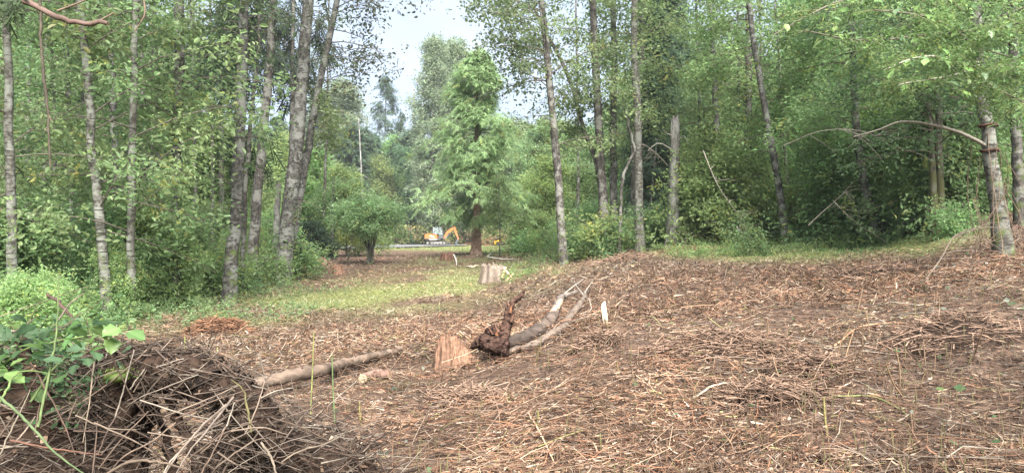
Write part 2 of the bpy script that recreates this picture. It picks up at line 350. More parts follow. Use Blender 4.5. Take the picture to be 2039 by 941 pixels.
def sprays(mb, pos, dr, size, kind, col, r, jit=.22, mat=0, yellow=.05):
    pos = np.asarray(pos, float); N = len(pos)
    if N == 0: return
    dr = norm(np.asarray(dr, float)); up = norm(np.array([0, 0, 1.])+r.normal(0, .35, (N, 3)))
    sx = norm(np.cross(dr, up)); up = np.cross(sx, dr); R = np.stack([sx, dr, up], 1)
    size = np.broadcast_to(size, (N,))*r.uniform(.75, 1.25, N); pid = r.integers(0, 6, N)
    nq = len(SPR[kind][0]); tone = r.uniform(1-jit, 1+jit, N)
    yel = r.random(N) < yellow
    for k in range(6):
        ix = np.where(pid == k)[0]
        if len(ix) == 0: continue
        T = SPR[kind][k]
        V = np.einsum('qvj,njk->nqvk', T, R[ix])*size[ix, None, None, None]+pos[ix, None, None]
        c = np.array(col)[None, None]*tone[ix, None, None]*r.uniform(.8, 1.2, (len(ix), nq, 1))
        c = np.where(yel[ix, None, None], c*np.array([1.6, 1.15, .8]), c)*(1+r.normal(0, .05, (len(ix), nq, 3)))
        mb.quads(V.reshape(-1, 4, 3), np.clip(c, 0.005, .9).reshape(-1, 3), mat)

def limb(base, az, el, L, K, droop, r):
    t = np.linspace(0, 1, K)[:, None]
    d = np.array([math.cos(az)*math.cos(el), math.sin(az)*math.cos(el), math.sin(el)])
    p = base+d*L*t; p[:, 2] -= droop*L*t[:, 0]**2
    w = np.cumsum(r.normal(0, .05*L/K*2, (K, 3)), 0); w[0] = 0
    return p+w*.6
def crown(fo, br, trunk, z0, z1, nb, Lf, kind, size, col, r, el=(.1, .7), droop=.3, spn=6, tw=4, az=None, seg=5, rad=.016, twcol=(.10, .085, .07), start=.25, leafdroop=-.35, yellow=.05, jit=.22):
    """limbs with side twigs between heights z0..z1 on a trunk path; leaves along the twigs"""
    tz = trunk[:, 2]; o = np.argsort(tz); S = []; D = []; BP = []; BR = []; TP = []; TR = []
    for i in range(nb):
        z = z0+(z1-z0)*(i+r.random())/nb
        b = np.array([np.interp(z, tz[o], trunk[o, 0]), np.interp(z, tz[o], trunk[o, 1]), z])
        a = r.uniform(0, 2*PI) if az is None else r.normal(az[0], az[1])
        Lb = Lf((z-z0)/(z1-z0))*r.uniform(.7, 1.2); e = r.uniform(*el)
        p = limb(b, a, e, Lb, seg, droop, r)
        BP.append(p); BR.append(np.linspace(rad*Lb/2, .004, seg))
        n = int(spn*.6)+1
        for k in range(n):
            t = r.uniform(start, 1)*(seg-1); q = int(min(t, seg-2)); pt = p[q]+(p[q+1]-p[q])*(t-q)
            a2 = a+r.normal(0, .8); S.append(pt); D.append([math.cos(a2), math.sin(a2), leafdroop+r.normal(0, .3)])
        S.append(p[-1]); D.append(p[-1]-p[-2])
        for k in range(tw):
            t = r.uniform(start, .95)*(seg-1); q = int(min(t, seg-2)); pt = p[q]+(p[q+1]-p[q])*(t-q)
            a2 = a+r.choice([-1, 1])*r.uniform(.4, 1.2); L2 = Lb*r.uniform(.2, .45)*(1.15-t/(seg-1)*.5)
            p2 = limb(pt, a2, e*.5+r.normal(0, .25), L2, 3, droop, r); TP.append(p2); TR.append([.008+.002*L2, .005, .002])
            for m in range(spn):
                t2 = r.uniform(.15, 1)*2; q2 = int(min(t2, 1)); p3 = p2[q2]+(p2[q2+1]-p2[q2])*(t2-q2)
                a3 = a2+r.normal(0, .8); S.append(p3); D.append([math.cos(a3), math.sin(a3), leafdroop+r.normal(0, .35)])
    if br is not None:
        tubes(br, np.array(BP), np.array(BR), 4, twcol)
        if TP: tubes(br, np.array(TP), np.array(TR), 3, twcol)
    S = np.array(S)+r.normal(0, (.35 if kind in ('broad', 'fine', 'sparse') else .3)*size, (len(S), 3))
    sprays(fo, S, D, size, kind, col, r, jit, yellow=yellow)
def trunk_mesh(path, r0, r1, sides=12, n=26, flare=.35, seed=0, rough=.12, cap=False, jitter=.0):
    path = smooth_path(path, n); t = np.linspace(0, 1, n)       # path goes base -> top
    R = r0+(r1-r0)*t
    h = np.linalg.norm(path-path[0], axis=1); R = R+r0*flare*1.3*np.exp(-h/(.25+r0*1.5))
    path = path.copy(); path[0, 2] -= .15
    if jitter: path[2:-1] += rng.normal(0, jitter, (n-3, 3))*np.array([1, 1, .2])
    mb = MB(); tubes(mb, path[None], R[None], sides, (.2, .2, .2), 0, cap, rough, seed)
    return mb, path
GREEN = (.125, .20, .078); GREENY = (.15, .215, .08); GREEND = (.07, .105, .05); GREENB = (.145, .225, .08)
def tree(name, label, pts, Y, w0, w1, H, bark, zones, seed, group=None, flare=.35, cat='tree', cap=False, sides=12, base=None, jitter=.012):
    """pts: pixels from base to top of what the photo shows; zones: crown arguments"""
    r = np.random.default_rng(seed)
    b = G(pts[0][0], Y) if base is None else base
    path = [b]+[P(x, y, Y) for x, y in pts[1:]]
    top = path[-1]
    if H and H > top[2]:
        dv = norm(path[-1]-path[-2]); k = (H-top[2])/max(dv[2], .3); path.append(top+dv*k*.5+np.array([0, 0, 0])); path.append(top+dv*k)
    pxm = Y/F; r0, r1 = w0*pxm*.41, w1*pxm*.41
    t = thing(name, b, label, cat, group)
    mb, pth = trunk_mesh(np.array(path), r0, r1*.5 if H else r1, sides, 30, flare, seed, .12, cap, jitter)
    mb.build('trunk', M[bark], t, smooth=True)
    if zones:
        fo, br = MB(), MB()
        for z in zones:
            z = dict(z); crown(fo, br, pth, z.pop('z0'), z.pop('z1'), z.pop('nb'), z.pop('L'), z.pop('kind'), z.pop('size'), z.pop('col'), r, **z)
        br.build('branches', M['twig'], t, smooth=True, kind='stuff'); fo.build('foliage', M['needle'] if zones[0]['kind'] in ('needle', 'fir') else M['leaf'], t, kind='stuff')
    return t, pth
def Z(z0, z1, nb, L, kind='broad', size=.35, col=GREEN, **k):
    if not callable(L): Lc = L; L = lambda t, Lc=Lc: Lc
    return dict(z0=z0, z1=z1, nb=nb, L=L, kind=kind, size=size, col=col, **k)
LAND = [(-60, 'the left photo edge'), (22, 'the leftmost alder'), (212, 'the curved pale alder'), (262, 'the straight pale alder'), (350, 'the lone tall dark trunk'), (470, 'the first leaning trunk'), (520, 'the dark-boughed fir'), (592, 'the leaning pair'), (675, 'the small reddish stump'), (740, 'the round bush tree'), (865, 'the excavator'), (948, 'the large cedar'), (1115, 'the dark crest trunk'), (1200, 'the leaf-wrapped trunk'), (1270, 'the pale patched trunk'), (1340, 'the silver snag'), (1428, 'the slim trunk by the snag'), (1490, 'the dark straight trunk'), (1545, 'the leaning grey trunk'), (1635, 'the green grass strip'), (1735, 'the ringed leaning trunk'), (1870, 'the mossy twin trunk'), (1985, 'the banded pale tree'), (2100, 'the right photo edge')]
PEND = []
def relabel():
    from collections import defaultdict
    D = defaultdict(list)
    for t, px, Y, base in PEND:
        lx, ln = min(LAND, key=lambda a: abs(a[0]-px)); side = 'behind' if abs(px-lx) < 9 else ('left of' if px < lx else 'right of')
        D[(base, side, ln)].append((Y, t))
    word = ['nearest', 'second nearest', 'third nearest', 'fourth nearest', 'fifth nearest', 'sixth nearest', 'seventh nearest', 'eighth nearest', 'ninth nearest', 'tenth nearest', 'eleventh nearest', 'twelfth nearest']
    for (base, side, ln), L_ in D.items():
        L_.sort(key=lambda a: a[0])
        for i, (Y, t) in enumerate(L_): t['label'] = f"{base} {side} {ln}"+(f", {word[i] if i < 12 else str(i+1)+'th nearest'} there" if len(L_) > 1 else '')
#PART2
# ------------------------------------------------------------------ trees standing round the clearing
# left grove: pale slender alders
lowL = lambda t: 2.0-.6*t
gl = 'slender pale alders at the left edge'
def leftcrown(col, dens=1., zb=1.7, size=.43, kind='fine'):
    return [Z(zb, 6.2, int(19*dens), 1.8, kind, size, col, tw=4, spn=5, el=(-.3, .8), droop=.2, az=(PI/2, 1.4)), Z(6.2, 12, int(8*dens), 1.9, 'broad', .42, col, tw=4, spn=5)]
tree('alder_tree', 'pale straight alder trunk nearest the left edge of the photo', [(28, 560), (22, 380), (18, 150), (14, 0)], 11.5, 24, 16, 12, 'pale', leftcrown(GREENY), 1, gl)
tree('alder_tree', 'pale gently curved alder trunk behind the hanging dead twig', [(216, 640), (205, 500), (188, 340), (175, 160), (160, 10)], 12.2, 24, 15, 12, 'pale', leftcrown(GREEN), 2, gl)
tree('alder_tree', 'pale straight alder rising beside the brush pile, to the right of the curved one', [(261, 640), (262, 420), (266, 220), (269, 0)], 12.6, 20, 15, 13, 'pale', leftcrown(GREENY), 3, gl)
tree('alder_tree', 'grey alder standing between and behind the two pale alders', [(240, 590), (228, 300), (222, 100), (216, 0)], 18, 18, 14, 14, 'grey', [Z(2.2, 8, 22, 2.4, 'broad', .4, GREEN), Z(8, 14, 10, 2.2, 'broad', .5, GREEN)], 4)
tree('alder_tree', 'tall dark trunk alone to the left of the clearing edge', [(347, 545), (350, 380), (354, 180), (357, 0)], 14.2, 27, 22, 19, 'dark', [Z(4, 8, 14, 1.8, 'broad', .42, GREEN, az=(PI/2, 1.1)), Z(8, 18, 6, 2.4, 'broad', .6, GREEN)], 5)
for i, (x0, x1, Y, wd) in enumerate([(150, 128, 20, 16), (322, 308, 24, 12), (290, 281, 28, 13), (84, 95, 22, 14), (398, 384, 40, 12), (195, 150, 30, 14), (52, 58, 28, 16)]):
    tree('alder_tree', ['dark trunk showing between the leftmost two pale alders', 'thin dark trunk just left of the tall dark trunk', 'dark trunk seen through leaves right of the straight pale alder', 'shaded trunk deep in leaves near the left edge', 'thin far trunk left of the sky gap', 'leaning shaded trunk far behind the curved pale alder', 'broad shaded trunk behind the leftmost alder'][i],
         [(x0, 560), (x0*.6+x1*.4, 300), (x1, 0)], Y, wd, wd*.8, 17, 'dark', [Z(2, 11, 30, 2.6, 'broad', .42, [GREEN, GREENY, GREEND][i % 3]), Z(11, 17, 4, 2.6, 'broad', .65, GREEN)], 20+i)
# middle-left group beside the green track
B = 'tall rough trunks in a row at the left side of the clearing'
tree('alder_tree', 'grey trunk leaning right, leftmost of the row beside the grassy track', [(455, 600), (458, 560), (470, 430), (477, 260), (487, 0)], 15.6, 32, 15, 17, 'grey', [Z(5.4, 8, 12, 1.5, 'sparse', .46, GREEND, tw=3, spn=4), Z(1.6, 5, 9, 1.2, 'sparse', .28, GREEN, tw=3, spn=3), Z(8, 16, 12, 2, 'broad', .5, GREEN)], 40, B)
tree('alder_tree', 'thin dark trunk just behind the leftmost trunk of the row', [(482, 575), (487, 420), (500, 240), (515, 90), (518, 0)], 17.5, 12, 9, 15, 'dark', [Z(5.5, 9, 9, 1.2, 'sparse', .32, GREEND, tw=2, spn=3), Z(9, 14, 4, 1.6, 'broad', .5, GREEN)], 41, B)
tree('fir_tree', 'dark trunk with drooping dark boughs, second large one in the row', [(502, 556), (508, 440), (520, 300), (536, 140), (545, 0)], 21, 26, 17, 19, 'dark', [Z(4.8, 9.6, 11, 1.7, 'needle', .62, (.032, .05, .026), tw=4, spn=4, el=(-.5, .1), droop=.5, leafdroop=-1.6, yellow=0, start=.4, az=(PI, .8)), Z(9.6, 18, 6, 2, 'needle', .9, (.03, .05, .026), el=(-.4, .1), droop=.4, leafdroop=-1)], 42, B)
tree('fir_tree', 'dark drooping evergreen hanging behind the leftmost trunk of the row', [(440, 540), (441, 300), (442, 100), (443, 0)], 30, 14, 10, 20, 'dark', [Z(9.0, 12, 20, 2.0, 'needle', .85, (.03, .045, .028), tw=4, spn=4, el=(-.6, .0), droop=.6, leafdroop=-1.4, yellow=0), Z(12, 20, 10, 2, 'needle', .9, (.03, .05, .026), el=(-.4, .1), droop=.4)], 43)
tree('alder_tree', 'thick trunk leaning right, sharing its base with a thinner one', [(562, 555), (566, 500), (578, 400), (595, 250), (606, 100), (613, 0)], 22, 38, 23, 20, 'grey', [Z(6.6, 9.6, 10, 1.9, 'sparse', .46, GREEND, tw=3, spn=3, yellow=0.02), Z(1., 3.4, 8, 1., 'sparse', .3, GREEN, tw=3, spn=3), Z(9.6, 18, 6, 2.4, 'broad', .6, GREEN)], 44, B, .25)
tree('alder_tree', 'slimmer trunk leaning farthest right out of the row, leafy at its top', [(572, 548), (584, 470), (600, 370), (622, 240), (648, 110), (672, 0)], 22.6, 22, 13, 18, 'grey',
     [Z(6.4, 10.2, 17, 2.3, 'sparse', .46, (.07, .085, .05), tw=4, spn=3, az=(.1, .9), leafdroop=-.9, el=(0, .5), yellow=.02), Z(4.2, 6.5, 10, 1.3, 'sparse', .46, GREENY, tw=4, spn=4), Z(10, 16, 5, 2.4, 'broad', .6, GREEN)], 45, B, .25)
tree('fir_tree', 'dark evergreen boughs hanging behind the thick leaning trunk', [(575, 540), (580, 300), (582, 150), (584, 0)], 34, 13, 10, 21, 'dark', [Z(9.6, 14, 20, 1.8, 'needle', .8, (.035, .05, .03), tw=4, spn=4, el=(-.6, 0), droop=.5, leafdroop=-1.2, yellow=0), Z(14, 21, 9, 2, 'needle', 1, (.03, .05, .026))], 46)
tree('snag', 'pale barkless dead trunk behind the leaning pair', [(549, 520), (551, 440), (555, 365)], 27, 18, 13, 0, 'snag', None, 47, cap=True)
# right-hand rows
D = 'tall dark trunks standing behind the brown clearing'
tree('alder_tree', 'dark straight trunk standing closest to the cedar, on the crest of the brown ground', [(1122, 498), (1112, 360), (1098, 200), (1084, 60), (1078, 0)], 23, 21, 15, 19, 'dark',
     [Z(6.4, 9.9, 20, 2.7, 'sparse', .50, (.10, .145, .06), az=(PI, .8), tw=5, spn=5, leafdroop=-.6, yellow=.04), Z(4.2, 9, 12, 1.6, 'sparse', .46, GREENY, tw=4, spn=4), Z(9.9, 18, 6, 2.6, 'broad', .6, GREEN)], 50, D)
tree('alder_tree', 'thin crooked trunk leaning left across the sky gap', [(1196, 480), (1188, 330), (1160, 250), (1138, 170), (1110, 105), (1080, 55), (1060, 0)], 25.5, 13, 9, 14, 'dark',
     [Z(5.5, 10.5, 22, 1.7, 'sparse', .50, (.10, .14, .06), tw=4, spn=5, yellow=.02), Z(10.5, 14, 4, 2, 'broad', .6, GREEN)], 51, D, .1)
tree('alder_tree', 'thick dark trunk wrapped in leaves at its foot, where the crooked one starts', [(1207, 490), (1200, 380), (1191, 240), (1184, 100), (1180, 0)], 25, 24, 16, 19, 'dark',
     [Z(4, 9, 16, 1.2, 'sparse', .46, GREEN, tw=4, spn=5), Z(8, 11, 10, 1.6, 'sparse', .50, GREEN, tw=4, spn=5), Z(10.5, 18, 6, 2.4, 'broad', .6, GREEN)], 52, D)
tree('alder_tree', 'straight brown-grey trunk just right of the leaf-wrapped one', [(1224, 490), (1221, 300), (1222, 120), (1221, 0)], 26, 20, 13, 20, 'grey', [Z(7, 10.5, 9, 1.3, 'sparse', .50, GREEN, tw=3, spn=4), Z(10.5, 19, 5, 2.2, 'broad', .6, GREEN)], 53, D)
tree('alder_tree', 'pale patched trunk standing left of the silver snag', [(1274, 492), (1272, 380), (1268, 200), (1263, 60), (1264, 0)], 24, 22, 16, 20, 'pale', [Z(5, 10.5, 22, 1.6, 'sparse', .50, GREENY, tw=4, spn=5), Z(10.5, 19, 6, 2.4, 'broad', .6, GREEN)], 54, D)
tree('dead_tree', 'thin bare crooked dead stem left of the pale patched trunk', [(1233, 492), (1235, 420), (1243, 345), (1262, 300), (1252, 255), (1246, 220)], 23.4, 9, 5, 0, 'dark', None, 55, None, .1, jitter=.02)
tree('alder_tree', 'slim shaded trunk hidden behind the pale patched trunk', [(1262, 488), (1262, 300), (1279, 60), (1280, 0)], 30, 14, 10, 19, 'dark', [Z(6.5, 11.5, 16, 2, 'broad', .45, GREEN), Z(11.5, 18, 4, 2.4, 'broad', .6, GREEN)], 56)
tree('dead_tree', 'thin pale dead pole leaning right beside the silver snag', [(1291, 462), (1298, 380), (1308, 275)], 30, 7, 4, 0, 'snag', None, 57, jitter=0)
# silver snag
def snag():
    b = G(1340, 24); t = thing('snag', b, 'tall silver barkless snag with a broken top and a split foot', 'dead tree')
    pts = np.array([b, P(1341, 420, 24), P(1343, 330, 24), P(1344, 262, 24)])
    path = smooth_path(pts, 40); path[0, 2] -= .15; n = 40; k = 20
    h = np.linalg.norm(path-path[0], axis=1); R = .225-.085*h/h[-1]+.12*np.exp(-h/.5); th = np.arange(k)/k*2*PI
    RR = R[:, None]*(1+.10*np.sin(th*3+h[:, None]*.4)+.05*np.sin(th*7+1))
    groove = np.exp(-((th-4.5)/.22)**2)*np.clip(1.3-h[:, None]/1.6, 0, 1); RR *= 1-.55*groove
    V = path[:, None]+RR[..., None]*np.stack([np.cos(th), np.sin(th), th*0], -1)
    top = fbm(np.cos(th)*1.7, np.sin(th)*1.7, s=5, o=3)*.9; V[-1, :, 2] += top; V[-2, :, 2] += top*.4; V[-1, :, :2] = path[-1, :2]+(V[-1, :, :2]-path[-1, :2])*.75
    i = np.arange(n-1)[:, None]*k; j = np.arange(k)[None]; mb = MB()
    mb.add(V.reshape(-1, 3), np.stack([i+j, i+(j+1) % k, i+k+(j+1) % k, i+k+j], -1).reshape(-1, 4), (.3, .3, .3))
    mb.add(np.vstack([V[-1], path[-1]-[0, 0, .1]]), [[a, (a+1) % k, k] for a in range(k)], (.3, .3, .3))
    mb.build('trunk', M['snag'], t, smooth=True)
    mb = MB(); tops = [(1339, 262, 1337, 238), (1345, 262, 1345, 232), (1350, 262, 1353, 246)]
    for a in tops:
        p = smooth_path([P(a[0], a[1]+20, 24), P((a[0]+a[2])/2, a[1]-6, 24), P(a[2], a[3], 24)], 5); tubes(mb, p[None], np.array([[.07, .065, .05, .03, .006]]), 5, (.3, .3, .3))
    mb.build('broken_top', M['snag'], t)
    mb = MB(); p = []
    for a in [(1341, 300, 1310, 285, 1290, 300), (1346, 285, 1362, 270, 1370, 285), (1340, 270, 1322, 262, 1318, 250)]: p.append(smooth_path([P(a[0], a[1], 24), P(a[2], a[3], 23.7), P(a[4], a[5], 23.5)], 6))
    tubes(mb, np.array(p), np.tile(np.linspace(.025, .006, 6), (3, 1)), 4, (.3, .28, .24)); mb.build('branches', M['twig'], t)
snag()
R_ = 'trunks at the shaded right side'
tree('alder_tree', 'slim straight trunk first to the right of the silver snag', [(1437, 478), (1432, 380), (1424, 200), (1415, 0)], 24.5, 17, 11, 18, 'grey', [Z(5, 10, 20, 2.0, 'broad', .44, GREENB, az=(PI/2, 1.2), tw=4, spn=5), Z(10, 17, 6, 2.4, 'broad', .6, GREEN)], 60, R_)
tree('alder_tree', 'dark straight trunk standing left of the leaning grey one', [(1489, 474), (1489, 300), (1491, 120), (1492, 0)], 25, 21, 16, 19, 'dark', [Z(6, 10, 17, 2.0, 'broad', .40, GREENB, az=(PI/2, 1.2), tw=4, spn=5), Z(10, 18, 6, 2.6, 'broad', .6, GREEN)], 61, R_)
tree('alder_tree', 'grey trunk leaning left at the edge of the bright green grass', [(1567, 478), (1552, 380), (1527, 235), (1503, 100), (1490, 0)], 21, 18, 12, 17, 'grey', [Z(4.5, 9, 24, 2.2, 'broad', .44, GREENB, az=(PI/2, 1.2), tw=5, spn=5), Z(9, 16, 6, 2.6, 'broad', .6, GREEN)], 62, R_)
tree('alder_tree', 'thin dark pole just right of the leaning grey trunk', [(1581, 470), (1572, 400), (1562, 300), (1556, 200)], 24, 9, 6, 11, 'dark', [Z(4, 10, 22, 2.3, 'broad', .44, GREENB, tw=4, spn=5)], 63)
tree('alder_tree', 'dark ringed trunk leaning steeply left among the shaded undergrowth', [(1754, 474), (1735, 420), (1716, 340), (1705, 250), (1700, 150)], 19, 22, 14, 13, 'dark', [Z(4.4, 8.5, 24, 2.2, 'broad', .42, GREENB, tw=5, spn=5), Z(8.5, 13, 10, 2.2, 'broad', .6, GREEN)], 64, None, .2)
tree('alder_tree', 'narrow pale trunk seen deep between the leaning ones', [(1762, 410), (1759, 300), (1756, 200), (1755, 100)], 25, 13, 10, 14, 'pale', [Z(6, 11, 24, 2.3, 'broad', .4, GREENB), Z(10, 14, 4, 2.4, 'broad', .6, GREEN)], 65)
tree('alder_tree', 'thin leafy trunk in the middle of the shaded thicket', [(1672, 468), (1669, 380), (1667, 250)], 24, 10, 7, 12, 'grey', [Z(4, 9.5, 22, 2.0, 'broad', .44, GREENB, tw=4, spn=5)], 66)
t, _ = tree('alder_tree', 'mossy twin-stemmed trunk on the slope, left of the pale tree', [(1874, 462), (1873, 400), (1870, 300), (1866, 150), (1862, 50)], 15.5, 20, 14, 11, 'mossy', [Z(3.3, 8, 34, 2.2, 'fine', .36, (.075, .15, .06), tw=5, spn=5), Z(8, 11, 8, 2.2, 'broad', .5, GREEN)], 67, None, .3)
mb, p = trunk_mesh(np.array([G(1860, 15.4), P(1859, 400, 15.4), P(1855, 300, 15.5), P(1850, 200, 15.6)]), .085, .05, 10, 18, .35, 4); mb.build('stem', M['mossy'], t, smooth=True)
t, _ = tree('alder_tree', 'dark trunk partly out of the photo at the right edge', [(2035, 470), (2030, 380), (2022, 250), (2018, 100)], 14, 26, 18, 11, 'dark', [Z(3.6, 8, 24, 2.2, 'fine', .3, (.07, .14, .055), tw=5, spn=5), Z(8, 11, 8, 2.2, 'broad', .5, GREEN)], 68)
tree('alder_tree', 'slender shaded trunk far behind the mossy twin stem', [(1830, 450), (1822, 300), (1815, 100)], 21, 13, 10, 13, 'dark', [Z(4, 10, 24, 2.4, 'broad', .38, (.075, .145, .06)), Z(10, 13, 4, 2.4, 'broad', .6, GREEN)], 69)

for i, (x0, x1, Y, wd, bk, lab) in enumerate([(112, 100, 19, 9, 'dark', 'thin dark pole between the leftmost alder and the curved pale alder'), (180, 150, 24, 10, 'grey', 'thin grey pole leaning left behind the curved pale alder'), (298, 302, 21, 8, 'dark', 'thin dark pole just right of the straight pale alder'), (388, 380, 22, 9, 'dark', 'thin pole between the lone tall dark trunk and the first leaning trunk'),
     (422, 418, 28, 10, 'dark', 'slim shaded pole close left of the first leaning trunk'), (1392, 1386, 28, 10, 'dark', 'thin dark pole right behind the silver snag'), (1462, 1470, 26, 9, 'grey', 'thin grey pole left of the dark straight trunk'), (1522, 1512, 29, 11, 'dark', 'dark pole between the dark straight trunk and the leaning grey one'),
     (1612, 1600, 25, 10, 'grey', 'thin grey pole above the green grass strip'), (1642, 1650, 28, 9, 'dark', 'thin dark pole in the middle of the right thicket'), (1800, 1788, 22, 10, 'grey', 'thin grey pole left of the mossy twin trunk'), (1700, 1716, 27, 9, 'pale', 'thin pale pole behind the ringed leaning trunk'), (640, 655, 40, 7, 'dark', 'thin far pole right of the leaning pair'), (1150, 1146, 38, 8, 'dark', 'thin far pole right of the dark crest trunk'), (1300, 1290, 40, 9, 'grey', 'far grey pole left of the silver snag')]):
    tree('alder_tree', lab, [(x0, 500), ((x0+x1)/2+3, 250), (x1, 0)], Y, wd, wd*.75, Y*.4+3, bk, [Z(Y*.16+2.5, Y*.4+3, 10, 1.3, 'sparse', .5, GREEN, tw=3, spn=4)], 300+i)
# pale tree at the right with bands of vine, a long arching limb and its own near leaves
def pale_tree():
    Y = 11.3
    t, pth = tree('alder_tree', 'pale trunk with dark bands and vine strings, long arching bare limb', [(2000, 505), (1990, 430), (1976, 340), (1962, 220), (1950, 130), (1946, 60)], Y, 35, 21, 9, 'pale',
      [Z(4.6, 8.5, 22, 2.2, 'fine', .30, GREENB, tw=4, spn=5)], 70, None, .4)
    r = np.random.default_rng(5)
    for (x, y) in [(1967, 250), (1971, 300)]:
        mb = MB(); c = P(x, y, Y); a = np.linspace(0, 2*PI, 15); q = np.stack([c[0]+.128*np.cos(a), c[1]+.128*np.sin(a), c[2]+.01*np.sin(a*3)], 1)
        tubes(mb, q[None], np.full((1, 15), .022), 5, (.06, .03, .02), 0, False, .3, 3); mb.build('bark_band', M['twig'], t, smooth=True)
    mb = MB(); lp = smooth_path([P(1966, 292, Y), P(1935, 275, Y-.2), P(1900, 260, Y-.4), P(1860, 250, Y-.6), P(1830, 244, Y-.7), P(1790, 243, Y-.8), P(1750, 258, Y-.9), P(1700, 272, Y-1)], 24)
    tubes(mb, lp[None], np.linspace(.034, .006, 24)[None], 8, (.15, .135, .11), 0, False, .3, 2)
    for k in (9, 14, 19):
        q = limb(lp[k], r.uniform(2, 4.2), r.uniform(-.6, .5), .5, 5, .3, r); tubes(mb, q[None], np.linspace(.007, .002, 5)[None], 4, (.18, .16, .13))
    mb.build('limb', M['stick'], t, smooth=True)
    # dry vines hanging round the trunk
    vn = []
    for i in range(26):
        z0 = r.uniform(1.9, 3.4); a = r.uniform(0, 2*PI); k = 9; s = np.linspace(0, 1, k)
        base = P(1978, 400, Y); zz = z0-(z0-1.35)*s*r.uniform(.7, 1.05); rad = .17+.35*s*r.random()+r.uniform(0, .12)
        x = base[0]+np.cos(a+s*r.normal(0, 1.2))*rad+(z0-zz)*.05; y = base[1]+np.sin(a+s)*rad
        q = np.stack([x, y, zz], 1)+np.cumsum(r.normal(0, .02, (k, 3)), 0); vn.append(q)
    mb = MB(); c = np.array([.12, .085, .06])*r.uniform(.5, 1.2, (26, 1)); tubes(mb, np.array(vn), np.full((26, 9), .0045)*r.uniform(.7, 1.8, (26, 1)), 4, c)
    mb.build('vines', M['twig'], t, kind='stuff')
    # leafy boughs reaching forward over the clearing: every near leaf its own piece
    shapes = []
    for k in range(5):
        mbk = MB(); n = 6; cup = r.uniform(.1, .3); V = []; wv = r.uniform(.02, .06)
        prof = [0, .62, .95, 1., .72, 0]
        for i in range(n):
            s = i/(n-1); wdt = .31*prof[i]
            V += [[-wdt, s, wdt*cup*2-.25*s*s+wv*math.sin(s*9)], [0, s, -.25*s*s], [wdt, s, wdt*cup*2-.25*s*s+wv*math.cos(s*8)]]
        Q = [[3*i+j, 3*i+j+1, 3*i+j+4, 3*i+j+3] for i in range(n-1) for j in (0, 1)]
        cc = [(.17, .29, .07), (.13, .25, .08), (.15, .26, .07), (.20, .29, .09), (.12, .21, .09)][k]
        mbk.add(np.array(V), Q, cc); o = mbk.build('leaf', M['bigleaf'], None, link=False, smooth=True); shapes.append(o.data)
    boughs = [[(1950, 125, 11), (1900, 118, 9.6), (1850, 112, 8.2), (1800, 122, 7.4), (1760, 140, 7)], [(1952, 90, 11), (1985, 60, 9), (2030, 45, 7.6)], [(1950, 100, 11), (1900, 60, 9.4), (1830, 30, 8), (1740, 20, 7.2)],
              [(1955, 140, 11), (2000, 130, 9.5), (2045, 140, 8)], [(1948, 130, 11), (1900, 150, 9.6), (1840, 160, 8.6), (1790, 168, 8)], [(1955, 160, 11), (2010, 190, 9.2), (2050, 210, 8.4)], [(1946, 60, 11), (1840, 70, 8.6), (1700, 80, 7.6), (1600, 60, 7)], [(1948, 60, 11), (1850, -10, 8.6), (1650, 10, 7.4), (1540, 70, 7.0)]]
    bm_, fo = MB(), MB(); spots = []
    for bi, bpts in enumerate(boughs):
        q = smooth_path([P(*a) for a in bpts], 14); tubes(bm_, q[None], np.linspace(.026, .005, 14)[None], 5, (.26, .24, .20) if bi in (0, 4) else (.12, .10, .08))
        for k in range(34):
            s = r.uniform(.22, 1)*13; i = int(min(s, 12)); pt = q[i]+(q[i+1]-q[i])*(s-i)
            d = norm(q[i+1]-q[i]); tw = limb(pt, math.atan2(d[1], d[0])+r.choice([-1, 1])*r.uniform(.3, 1.4), r.uniform(-.4, .5), r.uniform(.2, .55), 5, .4, r)
            tubes(bm_, tw[None], np.linspace(.005, .0015, 5)[None], 3, (.12, .13, .06))
            for m in range(r.integers(6, 10)):
                s2 = r.uniform(.1, 1)*4; i2 = int(min(s2, 3)); spots.append((tw[i2]+(tw[i2+1]-tw[i2])*(s2-i2), norm(tw[i2+1]-tw[i2]), bi))
    bm_.build('bough', M['twig'], t, smooth=True)
    vis = [s for s in spots if 0 < proj(*s[0])[0] < 2039 and proj(*s[0])[1] > -5]
    vis.sort(key=lambda s: s[0][1]); big = vis[::max(1, len(vis)//290)][:290]; bigset = set(id(s) for s in big)
    for s in big:
        o = bpy.data.objects.new('leaf', shapes[r.integers(0, 5)]); C.objects.link(o); o.parent = t
        o.location = s[0]-np.array(t.location); sc_ = r.uniform(.085, .14); o.scale = (sc_, sc_, sc_)
        dv = Vector(s[1]); a = math.atan2(dv.y, dv.x)+r.choice([-1, 1])*r.uniform(.3, 1.3)-PI/2; o.rotation_euler = (r.uniform(-.9, .25), r.uniform(-.5, .5), a)
    rest = [s for s in spots if id(s) not in bigset]
    dd = np.array([s[1] for s in rest])+r.normal(0, .6, (len(rest), 3)); sprays(fo, np.array([s[0] for s in rest]), dd, .17, 'fine', (.09, .17, .045), r)
    fo.build('leaves', M['leaf'], t, kind='stuff')
pale_tree()

